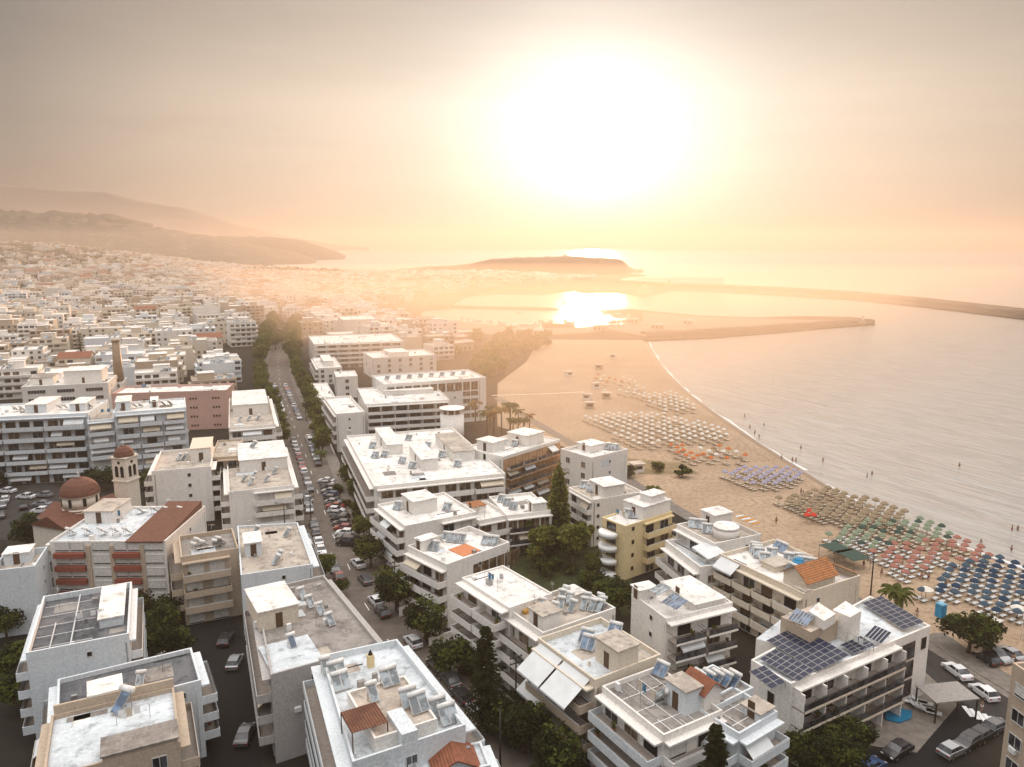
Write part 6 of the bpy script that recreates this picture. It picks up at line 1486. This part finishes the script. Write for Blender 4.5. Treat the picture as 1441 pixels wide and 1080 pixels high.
def lighthouse(u, v, h, r0, lab):
    p = P(u, v, 2); t = thing('lighthouse', lab, 'lighthouse', (p.x, p.y, 1.5)); q = MB(); q.box(-r0*1.8,r0*1.8,-r0*1.8,r0*1.8,0,h*.3); q.build('base', WALLS['tan'], t)
    q = MB(); q.cone((0,0), r0, r0*.75, h*.3, h*.8, 14); q.cone((0,0), r0*1.05, r0*1.05, h*.8, h*.84, 14); q.build('tower', WALLS['cream'], t); q = MB(); q.cone((0,0), r0*.5, r0*.5, h*.84, h*.95, 10); q.cone((0,0), r0*.6, .05, h*.95, h, 10); q.build('lantern', M_pole, t)
lighthouse(907, 414, 16, 4.5, 'stubby old lighthouse at the end of the old harbour quay'); lighthouse(942, 402.5, 10, 2.5, 'small light tower at the root of the long breakwater'); lighthouse(1214, 455, 6, 1.0, 'small beacon post at the tip of the harbour mole')
# boats
def boat_meshes(L):
    q = MB(); W_ = L * .3; secs = [(-.5, .8, .9), (-.25, 1, .85), (.1, 1, .9), (.35, .6, 1.05), (.5, .03, 1.25)]; i0 = len(q.v)
    for x, w_, h in secs:
        for y, z in ((-w_*W_/2, h*L*.11), (-w_*W_*.35, -.1), (0, -.3), (w_*W_*.35, -.1), (w_*W_/2, h*L*.11)): q.v.append((x*L, y, z))
    for s in range(4):
        for k in range(4): a = i0 + s*5 + k; q.f.append((a, a+5, a+6, a+1)); q.m.append(0); q.sm.append(False)
        a = i0 + s*5; q.f.append((a+4, a+9, a+5, a)); q.m.append(1); q.sm.append(False)
    q.f.append((i0, i0+1, i0+2, i0+3, i0+4)); q.m.append(0); q.sm.append(False)
    hull = q.mesh('hull', [M_white, M_wood]); q = MB(); h = L*.1; q.box(-L*.2, L*.15, -W_*.3, W_*.3, h*.8, h*.8 + L*.1); q.box(-L*.22, L*.17, -W_*.33, W_*.33, h*.8 + L*.1, h*.8 + L*.115); cab = q.mesh('cabin', M_white)
    q = MB(); q.tube((0,0,h), (0,0,L*1.15), .06, .04, 6); q.tube((0,0,h*1.9), (-L*.4,0,h*1.9), .05, n=6); mast = q.mesh('mast', M_steel); return hull, cab, mast
BMs = [boat_meshes(7), boat_meshes(11), boat_meshes(14)]
rb = random.Random(31); k = 0
spots = [(rb.uniform(645, 800), 0) for _ in range(34)]
line = [(645,449.5),(690,455.5),(715,459),(745,461.5),(762,452.8),(806,459),(800,453.5)]
line2 = [(700,464),(735,461.5),(760,461)]
line3 = [(842,442),(870,446),(898,452),(880,454.5),(850,455)]
bs = []
for ln, n_ in ((line, 26), (line2, 5), (line3, 12)):
    pts = [P(u, v, -1) for u, v in ln]
    for i in range(n_):
        f = (i + rb.uniform(.1, .9)) / n_ * (len(pts) - 1); j = int(f); p = pts[j].lerp(pts[j+1], f - j); bs.append(p + Vector((rb.uniform(-4, 4), rb.uniform(2, 9), 0)))
bs += [P(795,427,-1), P(830,424,-1), P(730,441,-1), P(815,440,-1)]
for i, p in enumerate(sorted(bs, key=lambda p: proj(p)[0])):
    s_ = rb.choice([0, 0, 1, 1, 2]); t = thing('moored_boat', '%s white boat moored in the glaring harbour, %s from the left' % (('small', 'medium', 'large')[s_], ordn(i)), 'boat', (p.x, p.y, -.95), rb.uniform(1.0, 2.2), 'boats in the harbour')
    place(BMs[s_][0], 'hull', t); place(BMs[s_][1], 'cabin', t)
    if s_ or rb.random() < .4: place(BMs[s_][2], 'mast', t)
for i, (u, v, w_, h) in enumerate(((890,455,9,3),(925,463,9,3),(968,457,7,3),(845,466,10,3.5),(762,472,10,3),(735,470,8,3),(650,478,16,5),(612,470,22,5),(625,488,26,6),(598,462,18,5),(640,494,20,5))):
    p = P(u, v); t = thing('harbour_shed', 'low pale harbour building, %s of the sheds around the basin' % ordn(i), 'shed', (p.x, p.y, .3), R(-15 if u > 700 else 35), 'low sheds around the harbour')
    q = MB(); q.box(-w_/2, w_/2, -w_*.3, w_*.3, 0, h); q.build('wall', WALLS['tan'], t); q = MB(); e = w_/2 + .4; f = w_*.3 + .4
    q.quad((-e,-f,h),(e,-f,h),(e,0,h+1),(-e,0,h+1)); q.quad((e,f,h),(-e,f,h),(-e,0,h+1),(e,0,h+1)); q.tri((-w_/2,-f,h),(-w_/2,0,h+1),(-w_/2,f,h)); q.tri((w_/2,-f,h),(w_/2,f,h),(w_/2,0,h+1)); q.build('roof', ROOFS['beige'], t)
    q = MB(); [q.box(x, x + 1.2, -w_*.3 - .05, -w_*.3 - .01, .4, 2.4) for x in [(-w_/2 + 1 + 3 * k_) for k_ in range(int(w_ / 3))]]; q.build('door', M_dark, t)
# fortress on its headland
hp = [(560,378,2),(640,374,2),(690,368,2),(740,366,3),(800,365,3),(860,366,3),(876,368,3),(888,376,2),(905,386,1)]
q = MB(); r = random.Random(4); D0 = 1900; rows = []
us = [560 + i * 5 for i in range(70)]
def topz(u):
    pr = [(555,383),(600,377),(640,375.5),(665,372),(690,366),(720,364.5),(760,363.5),(800,362),(850,364),(868,365.5),(878,369),(884,377),(895,382),(905,386)]
    for (a, va), (b_, vb) in zip(pr[:-1], pr[1:]):
        if a <= u <= b_: return va + (vb - va) * (u - a) / (b_ - a)
    return 386
for j, (dd, k) in enumerate(((0, 0), (25, .35), (60, .75), (85, 1), (240, 1), (330, .3), (380, 0))):
    for u in us:
        top = PD(u, topz(u), D0 + 85); z = max(.5, top.z) * k + (r.uniform(-1, 1) if 0 < k < 1 else 0) - (2 if k == 0 else 0); c = PD(u, 384, D0 + dd); q.v.append((c.x, c.y, z))
n_ = len(us)
for j in range(6):
    for i in range(n_ - 1): a = j * n_ + i; q.f.append((a, a+1, a+n_+1, a+n_)); q.m.append(0); q.sm.append(True)
struct(q.build('fortress_hill', plain('fortress_slope', (.09,.05,.02), 1, 0, .5, .02)))
q = MB(); ul = [692 + i * 6 for i in range(31)]
for a, b_ in zip(ul[:-1], ul[1:]):
    A = PD(a, topz(a), D0 + 80); B_ = PD(b_, topz(b_), D0 + 80); za, zb = A.z + 2.5, B_.z + 2.5
    for dy in (0, 3): q.quad((A.x, A.y + dy, A.z - 14), (B_.x, B_.y + dy, B_.z - 14), (B_.x, B_.y + dy, zb), (A.x, A.y + dy, za))
    q.quad((A.x, A.y, za), (B_.x, B_.y, zb), (B_.x, B_.y + 3, zb), (A.x, A.y + 3, za))
t = thing('fortress', 'long hazy stone fortress wall crowning the headland with a low dome', 'fortress', (0, 0, 0)); q.build('wall', WALLS['tan'], t)
c = PD(795, 363, D0 + 150); q = MB(); q.cone((c.x, c.y), 9, 9, c.z - 3, c.z + 3, 18); q.lathe((c.x, c.y), [(8.5,c.z+3),(7.5,c.z+5.5),(5,c.z+7.8),(2,c.z+9),(.2,c.z+9.3)], 18); q.build('dome', WALLS['tan'], t)
for i, u in enumerate((728, 745, 770, 820, 845)):
    c = PD(u, topz(u), D0 + 130); t = thing('fortress_building', 'tiny building on top of the fortress headland, %s from the left' % ordn(i), 'building', (c.x, c.y, c.z - 2), R(20), 'small buildings inside the fortress'); q = MB(); q.box(-6, 6, -4, 4, 0, 5.5); q.build('wall', WALLS['tan'], t); q = MB(); q.box(-6.4, 6.4, -4.4, 4.4, 5.5, 6); q.build('roof', M_tile, t)
c = P(886, 388); 
# ---------------------------------------------------------------- poles, pool, pergola, flags
def pole(u, v, h, label, lamp=False, arms=True):
    p = P(u, v); t = thing('street_lamp' if lamp else 'utility_pole', label, 'lamp post' if lamp else 'pole', (p.x, p.y, 0), AH); q = MB(); q.tube((0,0,0), (0,0,h), .14, .09, 10); q.build('post', M_pole, t)
    q = MB()
    if lamp: q.tube((0,0,h-.1),(0,1.4,h+.3),.05,n=6); q.box(-.12,.12,1.2,1.8,h+.25,h+.38)
    elif arms:
        for z in (h - .4, h - 1.2): q.box(-.06,.06,-.9,.9,z,z+.12); [q.cone((0, y), .06, .06, z+.12, z+.3, 8) for y in (-.8,-.3,.3,.8)]
    if q.v: q.build('lamp_head' if lamp else 'crossarm', M_pole, t)
pole(726, 1012, 9, 'dark wooden utility pole in front of the avenue blocks'); pole(704, 1098, 9, 'street pole with round cap right of the bottom centre roof', False, False)
pole(431, 594, 9, 'lamp post beside the forecourt of the big hotel', True); pole(438, 742, 8, 'utility pole at the left kerb by the parked white cars'); pole(557, 860, 9, 'utility pole in the roadside garden by the wide tree'); pole(402, 760, 8, 'thin pole above the grey roofed block', True)
pole(1225, 838, 8, 'lamp post with red banner on the sand behind the dormer', True); pole(1040, 1090, 8, 'lamp post beside the dark conifer', True); pole(1000, 925, 8, 'lamp post below the dark railed block', True)
for i in range(2):
    p = P(1436 + i * 4, 902 + i * 2); t = thing('flagpole', ('blue and white striped flag on a pole by the beach tree, %s of two' % ordn(i)), 'flag', (p.x, p.y, 0), 0, 'flags by the beach tree'); q = MB(); q.tube((0,0,0),(0,0,4.5),.04,n=6); q.build('pole', M_white, t); q = MB()
    for k in range(5): q.box(.05,1.3,-.01,.01,3.3+k*.22,3.3+k*.22+.22,k%2)
    q.build('flag', [M_awnb, M_white], t)
# hotel garden: pool, pergola, loungers, wall
pp = [P(u, v) for u, v in ((1243,1004),(1262,998),(1284,1003),(1282,1013),(1266,1019),(1247,1015))]
q = MB(); q.prism([(p_.x, p_.y) for p_ in pp], .1, .25, 0); o = q.build('swimming_pool', plain('pool_water', (.01,.16,.30), .08, 0, .2)); tag(o, 'small bright blue swimming pool in the shaded hotel garden', 'pool')
flat('pool_terrace', [P(u, v) for u, v in ((1215,1000),(1300,945),(1350,990),(1290,1060),(1225,1050))], .05, mpav)
A, B_, C_ = P(1288,965,3), P(1318,990,3), P(1352,968,3); ex = B_ - A
t = thing('terrace_canopy', 'grey flat canopy over the restaurant terrace at the hotel corner', 'canopy', (A.x, A.y, 0), math.atan2(ex.y, ex.x)); w_, d_ = ex.length, (C_ - B_).length
q = MB(); q.box(0, w_, 0, d_, 2.9, 3.05); q.build('roof', M_conc, t)
for x in (.1, w_ - .25):
    for y in (.1, d_ / 2, d_ - .25): q = MB(); q.box(x, x+.15, y, y+.15, 0, 2.9); q.build('post', M_pole, t)
for i, (u, v) in enumerate(((1296,1000),(1303,1003),(1310,1006),(1290,990),(1298,993),(1275,990))):
    p = P(u, v); t = place(LOUNGE['w'], 'sun_lounger', None, (p.x, p.y, .06), R(60)); t.scale = (1.3,1.3,1.3); tag(t, 'white lounger on the hotel pool terrace, %s of six' % ordn(i), 'sun lounger', 'loungers on the pool terrace')
# garden walls along the avenue
for i, (a, b_, h) in enumerate((((562,868),(602,856),1.6), ((604,912),(640,900),1.6), ((602,856),(624,884),1.2), ((470,640),(456,606),1.0))):
    A, B_ = P(*a), P(*b_); d = B_ - A; q = MB(); q.box(0, d.length, -.12, .12, 0, h); o = q.build('garden_wall', WALLS['white'], None, (A.x, A.y, 0), math.atan2(d.y, d.x)); tag(o, 'white garden wall beside the avenue, %s from the bottom' % ordn((1, 0, 2, 3)[i]), 'wall', 'low white garden walls')
# potted balcony plants collected while building the facades
M_pot = plain('clay_pot', (.3,.13,.07), .9); pc_ = {}
for q, bl, short, f, k in PLANTS:
    o = q.build('potted_plant', [M_pot, L_mid]); o.location = bl.root.location; o.rotation_euler = bl.root.rotation_euler
    key = (short, f, k); pc_[key] = pc_.get(key, 0) + 1
    tag(o, 'potted plant, level %d %s balcony of %s%s' % (k, f, short, '' if pc_[key] == 1 else ', the %s one' % ordn(pc_[key]-1)), 'potted plant', 'potted plants on the balconies')
flush_heaters(); flush_ant()
for o in bpy.data.objects:
    l = o.get('label')
    if l and len(l.split()) > 16: o['label'] = ' '.join(l.split()[:16])
print('objects', len(bpy.data.objects))
